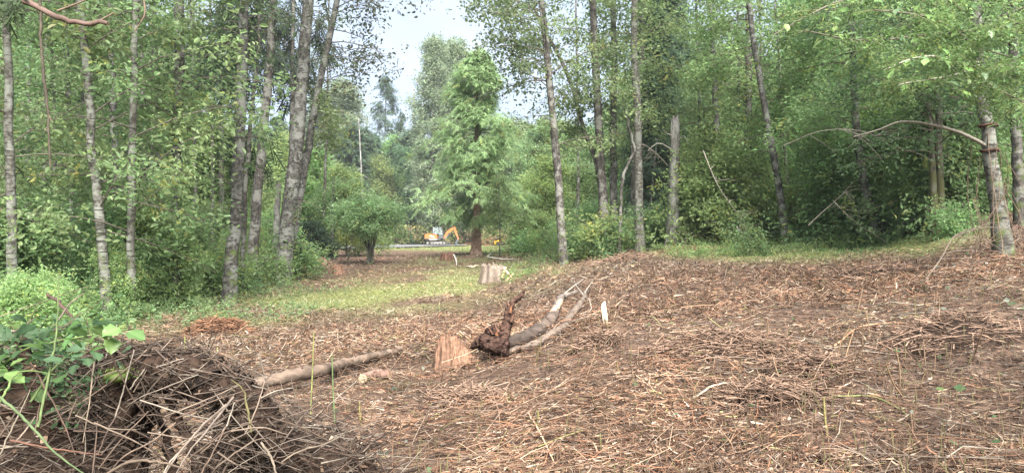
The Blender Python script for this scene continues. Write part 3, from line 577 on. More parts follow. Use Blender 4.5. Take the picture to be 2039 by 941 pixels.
# big cedar in the middle
def cedar(name, label, px, Y, H, rad, col, seed, wtr, z0=1.6, nb=90, size=.8, group=None):
    b = G(px, Y); t = thing(name, b, label, 'tree', group); r = np.random.default_rng(seed)
    mb, pth = trunk_mesh(np.array([b, b+[0.05, 0, H*.4], b+[0, .1, H]]), wtr/2, .02, 14, 26, .45, seed, .22); mb.build('trunk', M['cedar'], t, smooth=True)
    fo, br = MB(), MB()
    crown(fo, br, pth, b[2]+z0, b[2]+H, nb, lambda q: rad*(.16+1.05*(1-q)**.7)*(.72+.3*math.sin(q*19+seed)), 'needle', size, col, r, el=(-.2, .6), droop=.3, spn=6, tw=6, leafdroop=-.45, seg=5, rad=.02, start=.3, yellow=.03, jit=.3)
    br.build('branches', M['twig'], t, kind='stuff'); fo.build('foliage', M['needle'], t, kind='stuff')
    return t
cedar('cedar_tree', 'large feathery cedar with a bare reddish trunk right of the excavator', 948, 38, 11.2, 3.1, (.18, .265, .11), 80, .5, 1.95, 150, .50)

# ------------------------------------------------------------------ background trees: one of each kind, then copies
def proto(name, build):
    e = bpy.data.objects.new(name, None); build(e); return e
def mk_decid(name, H, rad, seed, kind='broad', size=.6, col=GREEN, nb=40, z0=.2, bark='grey', tr=.16, shape=None, **k):
    r = np.random.default_rng(seed); e = bpy.data.objects.new(name, None)
    mb, pth = trunk_mesh(np.array([[0, 0, 0], [r.normal(0, .2), 0, H*.4], [r.normal(0, .3), r.normal(0, .3), H]]), tr, .03, 8, 14, .3, seed)
    kids = [mb.build('trunk', M[bark], e, smooth=True, link=False)]
    fo, br = MB(), MB(); shape = shape or (lambda q: rad*math.sin(PI*min(1, .22+q*.75))**.7)
    crown(fo, br, pth, H*z0, H*.985, nb, shape, kind, size, col, r, seg=4, **k)
    kids += [br.build('branches', M['twig'], e, link=False, kind='stuff'), fo.build('foliage', M['needle'] if kind in ('needle', 'fir') else M['leaf'], e, link=False, kind='stuff')]
    return (name, H, kids)
def place(proto, px, Y, H, label, cat, group=None, wide=1., dz=-.1, rot=None):
    nm, H0, kids = proto; b = G(px, Y, dz); t = thing(nm, b, label, cat, group); s = H/H0
    t.scale = (s*wide, s*wide, s); t.rotation_euler = (0, 0, random.uniform(0, 6.28) if rot is None else rot)
    if group: PEND.append((t, px, Y, label))
    for k in kids:
        c = k.copy(); c.parent = t; C.objects.link(c)
    return t
cone = lambda R: (lambda q: R*(1-q)**.8+.25)
FIR = [mk_decid('fir_tree', 20, 3.2, 100+i, 'fir', 1.0, (.06, .105, .06), 110, .12, 'dark', .2, cone(3.3), el=(-.25, .25), tw=5, spn=5, droop=.15, leafdroop=-.3, yellow=0, jit=.3) for i in range(2)]
NAR = mk_decid('fir_tree', 28, 3.2, 110, 'fir', 1.1, (.06, .10, .06), 90, .3, 'dark', .2, lambda q: 3.4*(1-q)**.6+.2, el=(-.1, .5), tw=3, spn=3, yellow=0)
CED = mk_decid('cedar_tree', 12, 3.4, 112, 'needle', 1.0, (.085, .15, .07), 90, .03, 'cedar', .2, cone(3.4), el=(-.2, .2), tw=4, spn=5, droop=.25, leafdroop=-.7, yellow=0)
COT = [mk_decid('cottonwood_tree', 30, 4.4, 120+i, 'broad', 1.15, (.17, .22, .13), 150, .08, 'grey', .3, lambda q: 4.2*random.uniform(.45, 1.15)*math.sin(PI*min(1, .2+q*.76))**.8, tw=4, spn=5, el=(.6, 1.25), yellow=.02, jit=.3) for i in range(2)]
MAP = mk_decid('maple_tree', 12, 4.8, 130, 'broad', .85, (.06, .115, .05), 100, .02, 'grey', .2, lambda q: 4.9*math.sqrt(max(.04, 1-(q*1.02)**2.2)), tw=4, spn=6, yellow=0, jit=.3)
DEC = [mk_decid('alder_tree', 15, 3.4, 140+i, 'broad', .85, [(.165, .245, .085), (.155, .25, .09), (.15, .235, .095)][i], 85, .08, ['grey', 'dark', 'pale'][i], .13, tw=4, spn=5) for i in range(3)]
LIT = [mk_decid('young_alder', 8, 2.9, 150+i, 'broad', .72, [(.17, .25, .08), (.14, .235, .075), (.17, .24, .07)][i], 75, .04, 'grey', .07, lambda q: 2.9*random.uniform(.6, 1.15)*math.sqrt(max(.05, 1-q**2)), tw=4, spn=5, el=(.2, .9)) for i in range(3)]
UND = [mk_decid('undergrowth_shrub', 3.2, 1.7, 160+i, 'fine', .46, [(.17, .27, .095), (.19, .28, .095), (.145, .235, .09)][i], 44, .02, 'dark', .025, lambda q: 1.8*random.uniform(.25, 1.15)*(1.1-q*.6), tw=4, spn=4, el=(-.1, 1.3)) for i in range(3)]
WEED = [mk_decid('low_shrub', 1.2, .9, 180+i, 'fine', .40, [(.14, .24, .08), (.17, .25, .075), (.12, .20, .075)][i], 17, .02, 'dark', .012, lambda q: .9*random.uniform(.3, 1.3), tw=3, spn=3, el=(-.1, 1.3)) for i in range(3)]
place(COT[0], 862, 95, 28.5, 'tallest pale cottonwood rising over the evergreens behind the excavator', 'tree')
place(COT[1], 906, 98, 29, 'tall pale cottonwood standing right beside the tallest one', 'tree')
place(COT[0], 944, 92, 24, 'lower cottonwood filling the gap between the tall pair and the cedar', 'tree', rot=2.)
place(NAR, 765, 118, 29, 'lone narrow evergreen with an open crown standing against the sky', 'tree', wide=.95)
place(NAR, 802, 120, 23, 'small pointed evergreen tip right of the lone narrow one', 'tree', wide=.6)
place(COT[1], 686, 106, 25, 'dense rounded treetop left of the lone narrow evergreen', 'tree', wide=1.5, rot=1.)
place(COT[0], 640, 104, 23, 'leafy treetop seen just right of the leaning trunks', 'tree', wide=1.3, rot=4.)
place(MAP, 850, 104, 13.5, 'dark broadleaf tree massed directly behind the excavator', 'tree', wide=1.0)
place(CED, 805, 108, 15.5, 'dark green conical cedar left of the broadleaf behind the excavator', 'tree', wide=1.0)
place(CED, 772, 112, 13.5, 'shorter conical cedar at the far end of the gravel road', 'tree', wide=1.1, rot=2)
place(CED, 912, 100, 20, 'pale feathery cedar half hidden behind the large cedar', 'tree', wide=.75, rot=1)
place(FIR[0], 1312, 31, 11, 'dark evergreen standing in shade behind the silver snag', 'tree', wide=.8)
place(FIR[1], 1330, 36, 17.5, 'tall evergreen with hanging boughs above the silver snag', 'tree', wide=.8)
place(LIT[0], 690, 44, 5.6, 'light green young alder just left of the multi-stemmed bush tree', 'tree', wide=1.05)
place(LIT[1], 625, 46, 7.0, 'light green young alder seen between the leaning trunks and the bush tree', 'tree')
place(LIT[2], 1085, 40, 5.4, 'yellow-green bushy young tree left of the dark crest trunk', 'tree', wide=1.1)
place(LIT[0], 1066, 52, 5.6, 'soft green young tree between the cedar and the yellow-green one', 'tree')
place(LIT[1], 1150, 44, 5.2, 'light green young tree behind the dark crest trunk', 'tree', rot=3)
place(LIT[2], 740, 103, 12.5, 'tall light green young tree rising behind the multi-stemmed bush tree', 'tree', rot=1.4)
fe = 'far evergreens beyond the clearing'
for i, (px, Y, H) in enumerate([(725, 105, 17.5), (748, 110, 18), (790, 112, 18.5), (705, 100, 18), (822, 112, 19), (1010, 120, 21), (1045, 110, 19), (1085, 118, 22), (1130, 112, 20), (1170, 122, 20), (1215, 110, 21), (1255, 118, 22), (660, 108, 20), (610, 104, 18), (560, 112, 20), (515, 108, 18), (470, 112, 20), (430, 104, 17), (980, 112, 20), (1300, 110, 22), (390, 105, 18), (1350, 100, 22)]):
    place(FIR[i % 2], px, Y, H*random.uniform(.92, 1.05), 'dark far evergreen', 'tree', fe, wide=random.uniform(.9, 1.25))
fd = 'light green trees of the middle distance behind the clearing'
for i in range(40):
    px = 360+i*27+random.uniform(-12, 12)
    Y = random.uniform(62, 80) if not 590 < px < 1075 else random.uniform(104, 116); top = 300 if px > 700 else 285
    H = (470-top+random.uniform(-35, 30))/F*Y+1.2
    place(LIT[i % 3], px, Y, H, 'pale distant tree', 'tree', fd, wide=random.uniform(.9, 1.3))
fr = 'leafy trees packed behind the right side of the clearing'
for i in range(46):
    px = 1350+i*21+random.uniform(-12, 12); Y = random.uniform(32, 55)
    top = np.interp(px, [1330, 1400, 1490, 1520, 1600, 1650], [200, 130, 110, 190, 130, -120])
    H = (470-top+random.uniform(-40, 25))/F*Y+.3
    place(DEC[i % 3], px, Y, max(H, 7), 'leafy shaded tree', 'tree', fr, wide=random.uniform(.8, 1.1), rot=None)
fl = 'leafy trees packed behind the left grove'
for i in range(34):
    px = -330+i*23.5+random.uniform(-12, 12); Y = random.uniform(33, 52)
    H = 15 if px < 300 else 8
    place(DEC[i % 3] if px < 300 else LIT[i % 3], px, Y, H*random.uniform(.8, 1.1) if px < 300 else 5.5+i*.05, 'leafy deep-grove tree', 'tree', fl, wide=random.uniform(.8, 1.1))
fc = 'trees rising behind the trunks at the middle right'
for i, (px, Y, H) in enumerate([(1120, 60, 11), (1165, 55, 9.5), (1210, 50, 10), (1250, 55, 12), (1290, 48, 12), (1062, 60, 11), (1015, 100, 18), (1330, 42, 12), (1385, 40, 12.5), (985, 104, 18)]):
    place(DEC[i % 3], px, Y, H, 'mid green gap-filling tree', 'tree', fc, wide=1.1)
# shrubs
ul = 'green shrubs crowding the floor of the left grove'
for i in range(48):
    px = random.uniform(-160, 420); Y = random.uniform(8.5, 24)
    lim = np.interp(Y, [8, 11, 14, 20, 26], [-10, 150, 330, 400, 430])
    if px > lim: px = lim-random.uniform(0, 120)
    place(UND[i % 3], px, Y, random.uniform(1.2, 2.4) if Y > 11 else random.uniform(.8, 1.3), 'leafy green shrub', 'shrub', ul, wide=random.uniform(.8, 1.2))
ub = 'small shrubs at the feet of the leaning trunk row'
for i, (px, Y, H) in enumerate([(430, 17, 1.0), (470, 17.5, .8), (520, 20, 1.0), (545, 22.5, 1.1), (590, 23, 1.2), (400, 18, 1.2), (505, 24, 1.4), (420, 22, 1.4), (480, 26, 1.8), (610, 26, .9), (450, 30, 2.6), (530, 30, 2.6), (400, 30, 2.8)]):
    place((WEED if H < 1.5 else UND)[(i+1) % 3], px, Y, H, 'low ragged shrub', 'shrub', ub, wide=1.2)
uc = 'low shrubs along the crest behind the brown ground'
for i, (px, Y, H) in enumerate([(1060, 34, 1.3), (1098, 32, 1.1), (1145, 25.5, 1.2), (1165, 27, 1.0), (1192, 24, 1.35), (1212, 23.6, 1.3), (1180, 25, 1.0), (1245, 25, .9), (1290, 26, 1.6), (1305, 27, 1.4), (1130, 30, 1.6), (1235, 30, 1.6), (1325, 29, 1.5), (1090, 38, 2.2), (1160, 36, 2.4), (1220, 37, 2.6), (1270, 36, 2.4), (1040, 40, 2), (1400, 30, 1.7), (1375, 32, 2.2)]):
    place((WEED if H < 1.5 else UND)[i % 3], px, Y, H, 'low leafy crest shrub', 'shrub', uc, wide=1.15)
ur = 'shaded shrubs of the thicket at the right'
for i in range(74):
    px = random.uniform(1380, 2120); Y = random.uniform(23, 34) if px < 1600 else (random.uniform(19, 30) if px < 1840 else random.uniform(16.5, 26))
    place(UND[i % 3], px, Y, random.uniform(1.6, 4.4), 'shaded thicket shrub', 'shrub', ur, wide=random.uniform(.8, 1.15))
for i in range(26):
    px = 1390+i*24+random.uniform(-9, 9); Y = np.interp(px, [1390, 1600, 1760, 1900, 2040], [25.5, 22.5, 19.5, 17.2, 16.2])+random.uniform(0, 1.6)
    place(UND[i % 3] if i % 2 else WEED[i % 3], px, Y, random.uniform(.6, 1.9), 'front-edge leafy shrub', 'shrub', 'leafy shrubs along the front edge of the right thicket', wide=random.uniform(.9, 1.3))
place(WEED[2], 1492, 18.5, .85, 'small leafy tuft of shoots on the brown ground below the dark straight trunk', 'shrub')
place(WEED[0], 1895, 14.4, .8, 'small green bush at the foot of the mossy twin trunk', 'shrub')
DK = mk_decid('dark_shrub', 2.4, 1.9, 171, 'broad', .4, (.028, .055, .028), 60, .02, 'dark', .03, lambda q: 1.9*math.sqrt(max(.05, 1-q**2)), tw=4, spn=5, el=(.1, .8), yellow=0)
place(DK, 618, 39, 2.1, 'rounded very dark shrub right of the leaning pair of trunks', 'shrub')
# multi-stemmed bush tree
def bush_tree():
    Y = 33; b = G(738, Y); t = thing('bush_tree', b, 'round bright green bush tree on several thin stems at the edge of the clearing', 'tree'); r = np.random.default_rng(8)
    fo, br = MB(), MB()
    tips = [(715, 440), (722, 430), (735, 425), (741, 420), (752, 430), (765, 440), (700, 432)]
    for i, (x, y) in enumerate(tips):
        p = smooth_path([b+[(i-3)*.035, r.normal(0, .05), -.05], P(738+(x-738)*.35, 480, Y)+[0, r.normal(0, .1), 0], P(x, y, Y)+[0, r.normal(0, .3), 0], P(x+(x-738)*.4, y-22, Y)+[0, r.normal(0, .5), 0]], 12)
        s = MB(); tubes(s, p[None], np.linspace(.045, .02, 12)[None], 7, (.3, .3, .3)); s.build('stem', M['grey'], t, smooth=True)
        crown(fo, br, p[4:], P(0, 455, Y)[2]-.1, p[-1, 2], 11, lambda q: random.uniform(.5, 1.25), 'broad', .42, (.14, .25, .095), r, tw=4, spn=5, el=(.0, .8), seg=4)
    br.build('branches', M['twig'], t, kind='stuff'); fo.build('foliage', M['leaf'], t, kind='stuff')
bush_tree()
# thin sapling before the cedar
tree('sapling', 'very thin straight sapling with a soft green crown, in front of the cedar', [(995, 508), (995, 440), (993, 370), (992, 345)], 34, 3.2, 1.5, 0, 'dark', [Z(1.9, 4.6, 20, lambda q: 1.0*(1.1-q), 'broad', .36, (.11, .18, .06), tw=3, spn=4)], 90, None, .1)
tree('sapling', 'yellow-leaved sapling with crooked stems left of the bush tree', [(692, 512), (700, 480), (704, 450)], 36, 4, 2, 0, 'dark', [Z(1.2, 2.6, 16, .8, 'broad', .34, (.15, .19, .04), tw=3, spn=4)], 91, None, .1)
tree('sapling', 'thin grey sapling by the gravel road left of the bush tree', [(660, 515), (662, 440), (664, 360)], 40, 8, 4, 0, 'grey', [Z(2.2, 5, 22, 1.3, 'broad', .36, (.105, .17, .055), tw=3, spn=4)], 92, None, .1)
tree('dead_tree', 'bare grey dead tree with stubby branches among the far treetops', [(722, 450), (719, 330), (714, 235)], 86, 5, 2.5, 0, 'snag', [Z(5, 11.5, 14, 1.3, 'sparse', .02, (.3, .3, .28), tw=0, spn=0, twcol=(.3, .28, .25), el=(-.3, .3), rad=.05)], 93, None, .1)
tree('utility_pole', 'thin pale pole standing against the tall cottonwoods', [(822, 460), (824, 300), (824, 178)], 116, 6, 4.5, 0, 'snag', None, 94, None, 0, 'pole', jitter=0)
#PART3

relabel()
# ------------------------------------------------------------------ ground litter, grass, thicket floor
PAL = np.array([(.20, .135, .09), (.14, .085, .055), (.26, .195, .135), (.10, .062, .042), (.21, .175, .14), (.06, .038, .028), (.19, .10, .06), (.15, .12, .095), (.17, .16, .07), (.34, .28, .22)])
PW = np.array([.19, .17, .09, .15, .08, .12, .12, .05, .02, .025]); PW = PW/PW.sum(); PAL = PAL*np.array([.80, .81, .82])
def field_points(n, y0, y1, pw, r, umax=.82):
    e = 1-pw; Y = (y0**e+(y1**e-y0**e)*r.random(n))**(1/e); u = r.uniform(-umax, umax, n); return u*Y, Y
def brownness(X, Y):
    return 1-np.clip(greenness(X, Y), 0, .93)
def litter(name, n, y0, y1, pw, lmin, lmax, wid, prism, seed, lift=.05, tilt=.16, darken=1.):
    r = np.random.default_rng(seed); X, Y = field_points(n, y0, y1, pw, r)
    keep = r.random(n) < brownness(X, Y)**1.3; cl = fbm(X*.8, Y*.8, s=31, o=3); keep &= r.random(n) < np.clip((cl-.26)*4, .4, 1); X, Y = X[keep], Y[keep]; n = len(X)
    cl = fbm(X*.8, Y*.8, s=31, o=3)
    far = 1+np.clip(Y-5, 0, 30)*.045
    Ln = (lmin+(lmax-lmin)*r.random(n)**2.2)*far**.6; a = r.normal(0, .6, n)+(fbm(X*.5, Y*.5, s=44, o=2)-.5)*7; flip = r.random(n) < .5; a = np.where(flip, r.uniform(0, PI, n), a)
    el = r.normal(0, tilt, n)*np.where(r.random(n) < .12, 3.5, 1); bend = r.normal(0, .12, n)*Ln
    K = 3; s = np.linspace(-.5, .5, K)
    dx, dy = np.cos(a), np.sin(a)
    Px = X[:, None]+dx[:, None]*s*Ln[:, None]-dy[:, None]*bend[:, None]*(s**2*4-.3); Py = Y[:, None]+dy[:, None]*s*Ln[:, None]+dx[:, None]*bend[:, None]*(s**2*4-.3)
    zt = terrain(Px, Py); Pz = .5*zt+.5*zt.mean(1, keepdims=True)+np.abs(r.normal(0, lift, n))[:, None]*(.5+cl[:, None])+(s*Ln[:, None])*np.sin(el)[:, None]+.012-(s**2)[None]*.3*np.abs(bend)[:, None]
    Pz = np.maximum(Pz, zt-.02)
    c = PAL[r.choice(len(PAL), n, p=PW)]*r.uniform(.55, 1.25, (n, 1))*(.75+.6*cl[:, None])*darken
    big = fbm(X*.18, Y*.18, s=71, o=3)[:, None]; c = c*(1+(big-.5)*np.array([.7, .35, .2]))*(.55+.9*fbm(X*1.7, Y*1.7, s=75, o=3)[:, None])
    g = greenness(X, Y)[:, None]; c = c*(1-.5*g)+np.array([.2, .2, .09])*.5*g
    R = wid*r.uniform(.5, 1.6, n)*far; mb = MB(); Pn = np.stack([Px, Py, Pz], -1)
    Rk = R[:, None]*np.array([1, .9, .55])
    if prism: tubes(mb, Pn, Rk, 3, c)
    else:
        T = norm(Pn[:, 1:2]-Pn[:, :1]); roll = r.uniform(-1.2, 1.2, n)[:, None, None]; sd = norm(np.cross(T, np.array([[[0, 0, 1.]]]))); up = np.cross(sd, T); sd = sd*np.cos(roll)+up*np.sin(roll)
        A = Pn+sd*Rk[..., None]*1.5; Bq = Pn-sd*Rk[..., None]*1.5; V = np.stack([A, Bq], 2).reshape(-1, 3)
        base = np.arange(n)[:, None]*K*2+np.arange(K-1)[None]*2; mb.add(V, np.stack([base, base+1, base+3, base+2], -1).reshape(-1, 4), np.repeat(c, 2*K, 0))
    return mb.build(name, M['litter'], kind='stuff')
def tagged(o, l, c): tag(o, l, c); return o
tagged(litter('cut_bramble_stalks', 38000, 2.2, 12, 1.25, .06, .42, .0028, True, 11), 'layer of cut brown bramble stalks covering the near part of the clearing', 'brush')
tagged(litter('dead_leaf_litter', 135000, 2.2, 18, 1.3, .025, .11, .0026, False, 12, .035), 'fine layer of chopped dead leaves and stems on the near ground', 'litter')
tagged(litter('far_bramble_stalks', 150000, 9, 46, 1.6, .035, .2, .0024, False, 13, .05, .35), 'brown chopped brambles covering the far half of the clearing', 'brush')
tagged(litter('long_bramble_canes', 900, 3, 16, 1.3, .5, 1.3, .0034, True, 14, .06, .07), 'long cut canes strewn flat over the brown clearing', 'brush')
def uprights(name, n, y0, y1, h0, h1, w, seed, label):
    r = np.random.default_rng(seed); X, Y = field_points(n, y0, y1, 1.3, r); k = r.random(n) < brownness(X, Y)**2; k &= fbm(X*.6, Y*.6, s=61, o=2) > .42; X, Y = X[k], Y[k]; n = len(X)
    h = r.uniform(h0, h1, n); a = r.uniform(0, 2*PI, n); t = np.abs(r.normal(0, .35, n)); s = np.linspace(0, 1, 4)
    Pn = np.stack([X[:, None]+np.cos(a)[:, None]*np.sin(t)[:, None]*h[:, None]*s, Y[:, None]+np.sin(a)[:, None]*np.sin(t)[:, None]*h[:, None]*s, terrain(X, Y)[:, None]+h[:, None]*s*np.cos(t)[:, None]-.02], -1)
    c = np.array([(.08, .052, .034), (.09, .08, .035), (.13, .08, .05), (.06, .042, .03)])[r.integers(0, 4, n)]*r.uniform(.7, 1.3, (n, 1)); far = 1+np.clip(Y-5, 0, 30)*.03
    mb = MB(); tubes(mb, Pn, (w*r.uniform(.6, 1.4, n)*far)[:, None]*np.array([1.1, 1, .9, .7]), 3, c); tag(mb.build(name, M['stick'], kind='stuff'), label, 'brush')
uprights('upright_stubble', 5200, 3.5, 30, .06, .26, .0035, 15, 'short upright stubble of cut bramble stems over the clearing')
def bits(name, n, y0, y1, cols, size, seed, label, mask=None, lift=.05):
    r = np.random.default_rng(seed); X, Y = field_points(n, y0, y1, 1.4, r); k = np.ones(n, bool) if mask is None else mask(X, Y, r); X, Y = X[k], Y[k]; n = len(X)
    a = r.uniform(0, 2*PI, n); d = np.stack([np.cos(a), np.sin(a), r.normal(0, .3, n)], 1); up = norm(np.array([0, 0, 1.])+r.normal(0, .5, (n, 3))); sd = norm(np.cross(d, up))
    p = np.stack([X, Y, terrain(X, Y)+lift*r.random(n)+.02], 1); l = (size*r.uniform(.6, 1.5, n))[:, None]
    V = np.stack([p, p+d*l*.5+sd*l*.33, p+d*l, p+d*l*.5-sd*l*.33], 1); c = np.array(cols)[r.integers(0, len(cols), n)]*r.uniform(.7, 1.3, (n, 1))
    mb = MB(); mb.quads(V, c); return tag(mb.build(name, M['leaf'], kind='stuff'), label, 'leaves')
bits('pale_wood_chips', 700, 3, 30, [(.26, .21, .15), (.2, .22, .18), (.18, .12, .08)], .03, 16, 'pale wood chips and upturned leaves dotted over the brown ground', lambda X, Y, r: r.random(len(X)) < brownness(X, Y))
bits('tan_leaf_litter', 5200, 16, 34, [(.30, .19, .10), (.36, .26, .15), (.2, .12, .06)], .09, 17, 'tan fallen leaves gathered round the far stump and the cedar', lambda X, Y, r: (fbm(X*.4, Y*.4, s=81, o=3) > .5) & (X > -6) & (X < 3))
bits('fresh_cut_leaves', 1100, 7, 13, [(.05, .10, .04), (.09, .15, .08), (.16, .22, .17)], .075, 18, 'fresh green leaves scattered on the ground below the pale tree', lambda X, Y, r: (X/Y > .58) & (fbm(X*1.2, Y*1.2, s=91, o=3) > .48))
bits('scattered_green_leaves', 500, 3, 14, [(.08, .15, .06), (.15, .22, .15), (.1, .16, .05)], .06, 19, 'single green leaves lying among the cut stalks', lambda X, Y, r: r.random(len(X)) < .6)
def grass(name, n, y0, y1, h, seed, label, pw=1.4, thr=.3, umax=.82):
    r = np.random.default_rng(seed); X, Y = field_points(n, y0, y1, pw, r, umax); g = greenness(X, Y); k = (r.random(n) < g) & (g > thr)
    k &= r.random(n) < np.clip((fbm(X*.7, Y*.7, s=51, o=3)-.25)*3, .1, 1); X, Y, g = X[k], Y[k], g[k]; n = len(X)
    far = 1+np.clip(Y-8, 0, 40)*.05; tall = np.clip(fbm(X*.5, Y*.5, s=53, o=3)*1.8-.3, .3, 1.4)
    Z0 = terrain(X, Y, False); px, py = proj(X, Y, Z0); track = (segd(px, py, [(330, 640), (470, 622), (600, 600), (760, 592), (880, 568), (960, 545)], 4.5) < 110)
    tall = np.where(track, tall*.45, tall)
    a = r.uniform(0, 2*PI, n); t = np.abs(r.normal(0, .5, n)); hh = 1.15*h*tall*r.uniform(.5, 1.4, n)*far**.4; w_ = .0045*far*r.uniform(.7, 1.6, n)
    b = np.stack([X, Y, terrain(X, Y)-.01], 1); d = np.stack([np.cos(a)*np.sin(t), np.sin(a)*np.sin(t), np.cos(t)], 1); a2 = r.uniform(0, 2*PI, n); sd = np.stack([np.cos(a2), np.sin(a2), a2*0], 1)*w_[:, None]
    mid = b+d*hh[:, None]*.55; tip = b+d*hh[:, None]+np.stack([np.cos(a), np.sin(a), -.7+a*0], 1)*hh[:, None]*.25
    dry = fbm(X*.35, Y*.35, s=55, o=3)[:, None]+r.normal(0, .12, (n, 1))+.13*track[:, None]
    c = np.where(dry > .56, np.array([[.27, .26, .14]]), np.where(dry > .46, np.array([[.18, .24, .08]]), np.array([[.10, .20, .06]])))*r.uniform(.7, 1.3, (n, 1))
    mb = MB(); mb.quads(np.stack([b-sd, b+sd, mid+sd*.8, mid-sd*.8], 1), c); mb.quads(np.stack([mid-sd*.8, mid+sd*.8, tip+sd*.1, tip-sd*.1], 1), c)
    tag(mb.build(name, M['grass'], kind='stuff'), label, 'grass')
grass('grass', 130000, 5, 30, .13, 20, 'short green and straw-coloured grass of the track and the clearing edges', 1.2)
grass('far_grass', 34000, 22, 70, .24, 21, 'taller pale grass behind the clearing round the cedar', 1.2)
def floor(name, n, region, hfun, size, kind, cols, seed, label, mat='leaf', per=1):
    r = np.random.default_rng(seed); (u0, u1), (y0, y1) = region; Y = (y0**-.3+(y1**-.3-y0**-.3)*r.random(n))**(-1/.3); u = r.uniform(u0, u1, n); X = u*Y
    h = hfun(X, Y); k = h > .02; X, Y, h = X[k], Y[k], h[k]; n = len(X)
    p = np.stack([X, Y, terrain(X, Y)+h*r.random(n)**.6], 1); a = r.uniform(0, 2*PI, n); d = np.stack([np.cos(a), np.sin(a), r.normal(.15, .4, n)], 1); mb = MB()
    ci = r.integers(0, len(cols), n)
    for i, c in enumerate(cols):
        q = ci == i; sprays(mb, p[q], d[q], size, kind, c, r)
    return tag(mb.build(name, M[mat], kind='stuff'), label, 'undergrowth')
def ux(px): return (px-CX)/F
def hl(X, Y):
    px, py = proj(X, Y, terrain(X, Y, False)); lim = np.interp(py, [500, 520, 560, 600, 640, 700], [600, 575, 450, 385, 290, 130])
    return np.clip((lim-px)/90, 0, 1)*(.15+1.1*np.clip(fbm(X*.6, Y*.6, s=111, o=3)-.3, 0, 1))*np.clip((Y-6)/5, .3, 1.5)
floor('left_undergrowth', 5200, ((ux(-250), ux(620)), (7, 34)), hl, .42, 'fine', [(.14, .235, .08), (.17, .25, .085), (.11, .19, .075)], 31, 'tangled green undergrowth under the left grove')
def hr(X, Y):
    px, py = proj(X, Y, terrain(X, Y, False)); lim = np.interp(px, [1330, 1450, 1600, 1700, 1850, 2040, 2200], [27, 25, 22, 19.2, 16.5, 15.5, 15])
    return np.clip((Y-lim)/3, 0, 1)*(.2+2.2*np.clip(fbm(X*.4, Y*.4, s=113, o=3)-.3, 0, 1))
floor('right_undergrowth', 6500, ((ux(1340), ux(2250)), (15, 40)), hr, .42, 'broad', [(.12, .205, .075), (.14, .225, .08), (.09, .16, .065)], 32, 'tangled shaded undergrowth under the right-hand trees')
def hb(X, Y):
    px, py = proj(X, Y, terrain(X, Y, False)); return np.where(Y > 91-np.clip((px-920)/8, 0, 24), 2.4, 0)*(.75+.5*fbm(X*.2, Y*.2, s=115, o=2))*np.clip((px-640)/30, 0, 1)
floor('bramble_bank', 3600, ((ux(640), ux(1180)), (68, 99)), hb, 1.0, 'broad', [(.22, .25, .08), (.17, .23, .07), (.24, .19, .10), (.17, .12, .07)], 33, 'yellow-green and russet bramble bank behind the excavator')
def hx(X, Y):
    return .18+.5*np.clip(fbm(X*.5, Y*.5, s=117, o=3)-.45, 0, 1)
floor('crest_weeds', 1700, ((ux(1050), ux(1420)), (25, 50)), hx, .3, 'broad', [(.11, .17, .05), (.085, .15, .045), (.16, .17, .07)], 34, 'low weeds growing beyond the crest of the brown ground')
def ht(X, Y):
    px, py = proj(X, Y, terrain(X, Y, False)); n = fbm(X*.9, Y*.9, s=119, o=3); return np.where(greenness(X, Y) > .35, np.clip((n-.44)*2.2, 0, .32), 0)*(py > 515)*np.clip((700-px)/120, 0, 1)
floor('track_weeds', 3600, ((ux(230), ux(720)), (9, 36)), ht, .24, 'fine', [(.13, .20, .075), (.16, .21, .085), (.11, .16, .065)], 35, 'bright low weeds beside the grassy track at the feet of the leaning trunks')
def hc(X, Y):
    px, py = proj(X, Y, terrain(X, Y, False)); return (.10+.35*np.clip(fbm(X*.8, Y*.8, s=121, o=3)-.42, 0, 1)*2)*(greenness(X, Y) > .4)
floor('crest_grass_weeds', 3200, ((ux(1000), ux(1860)), (18, 27)), hc, .26, 'fine', [(.16, .27, .08), (.19, .27, .09), (.13, .2, .07)], 36, 'bright green weeds along the far edge of the brown clearing')
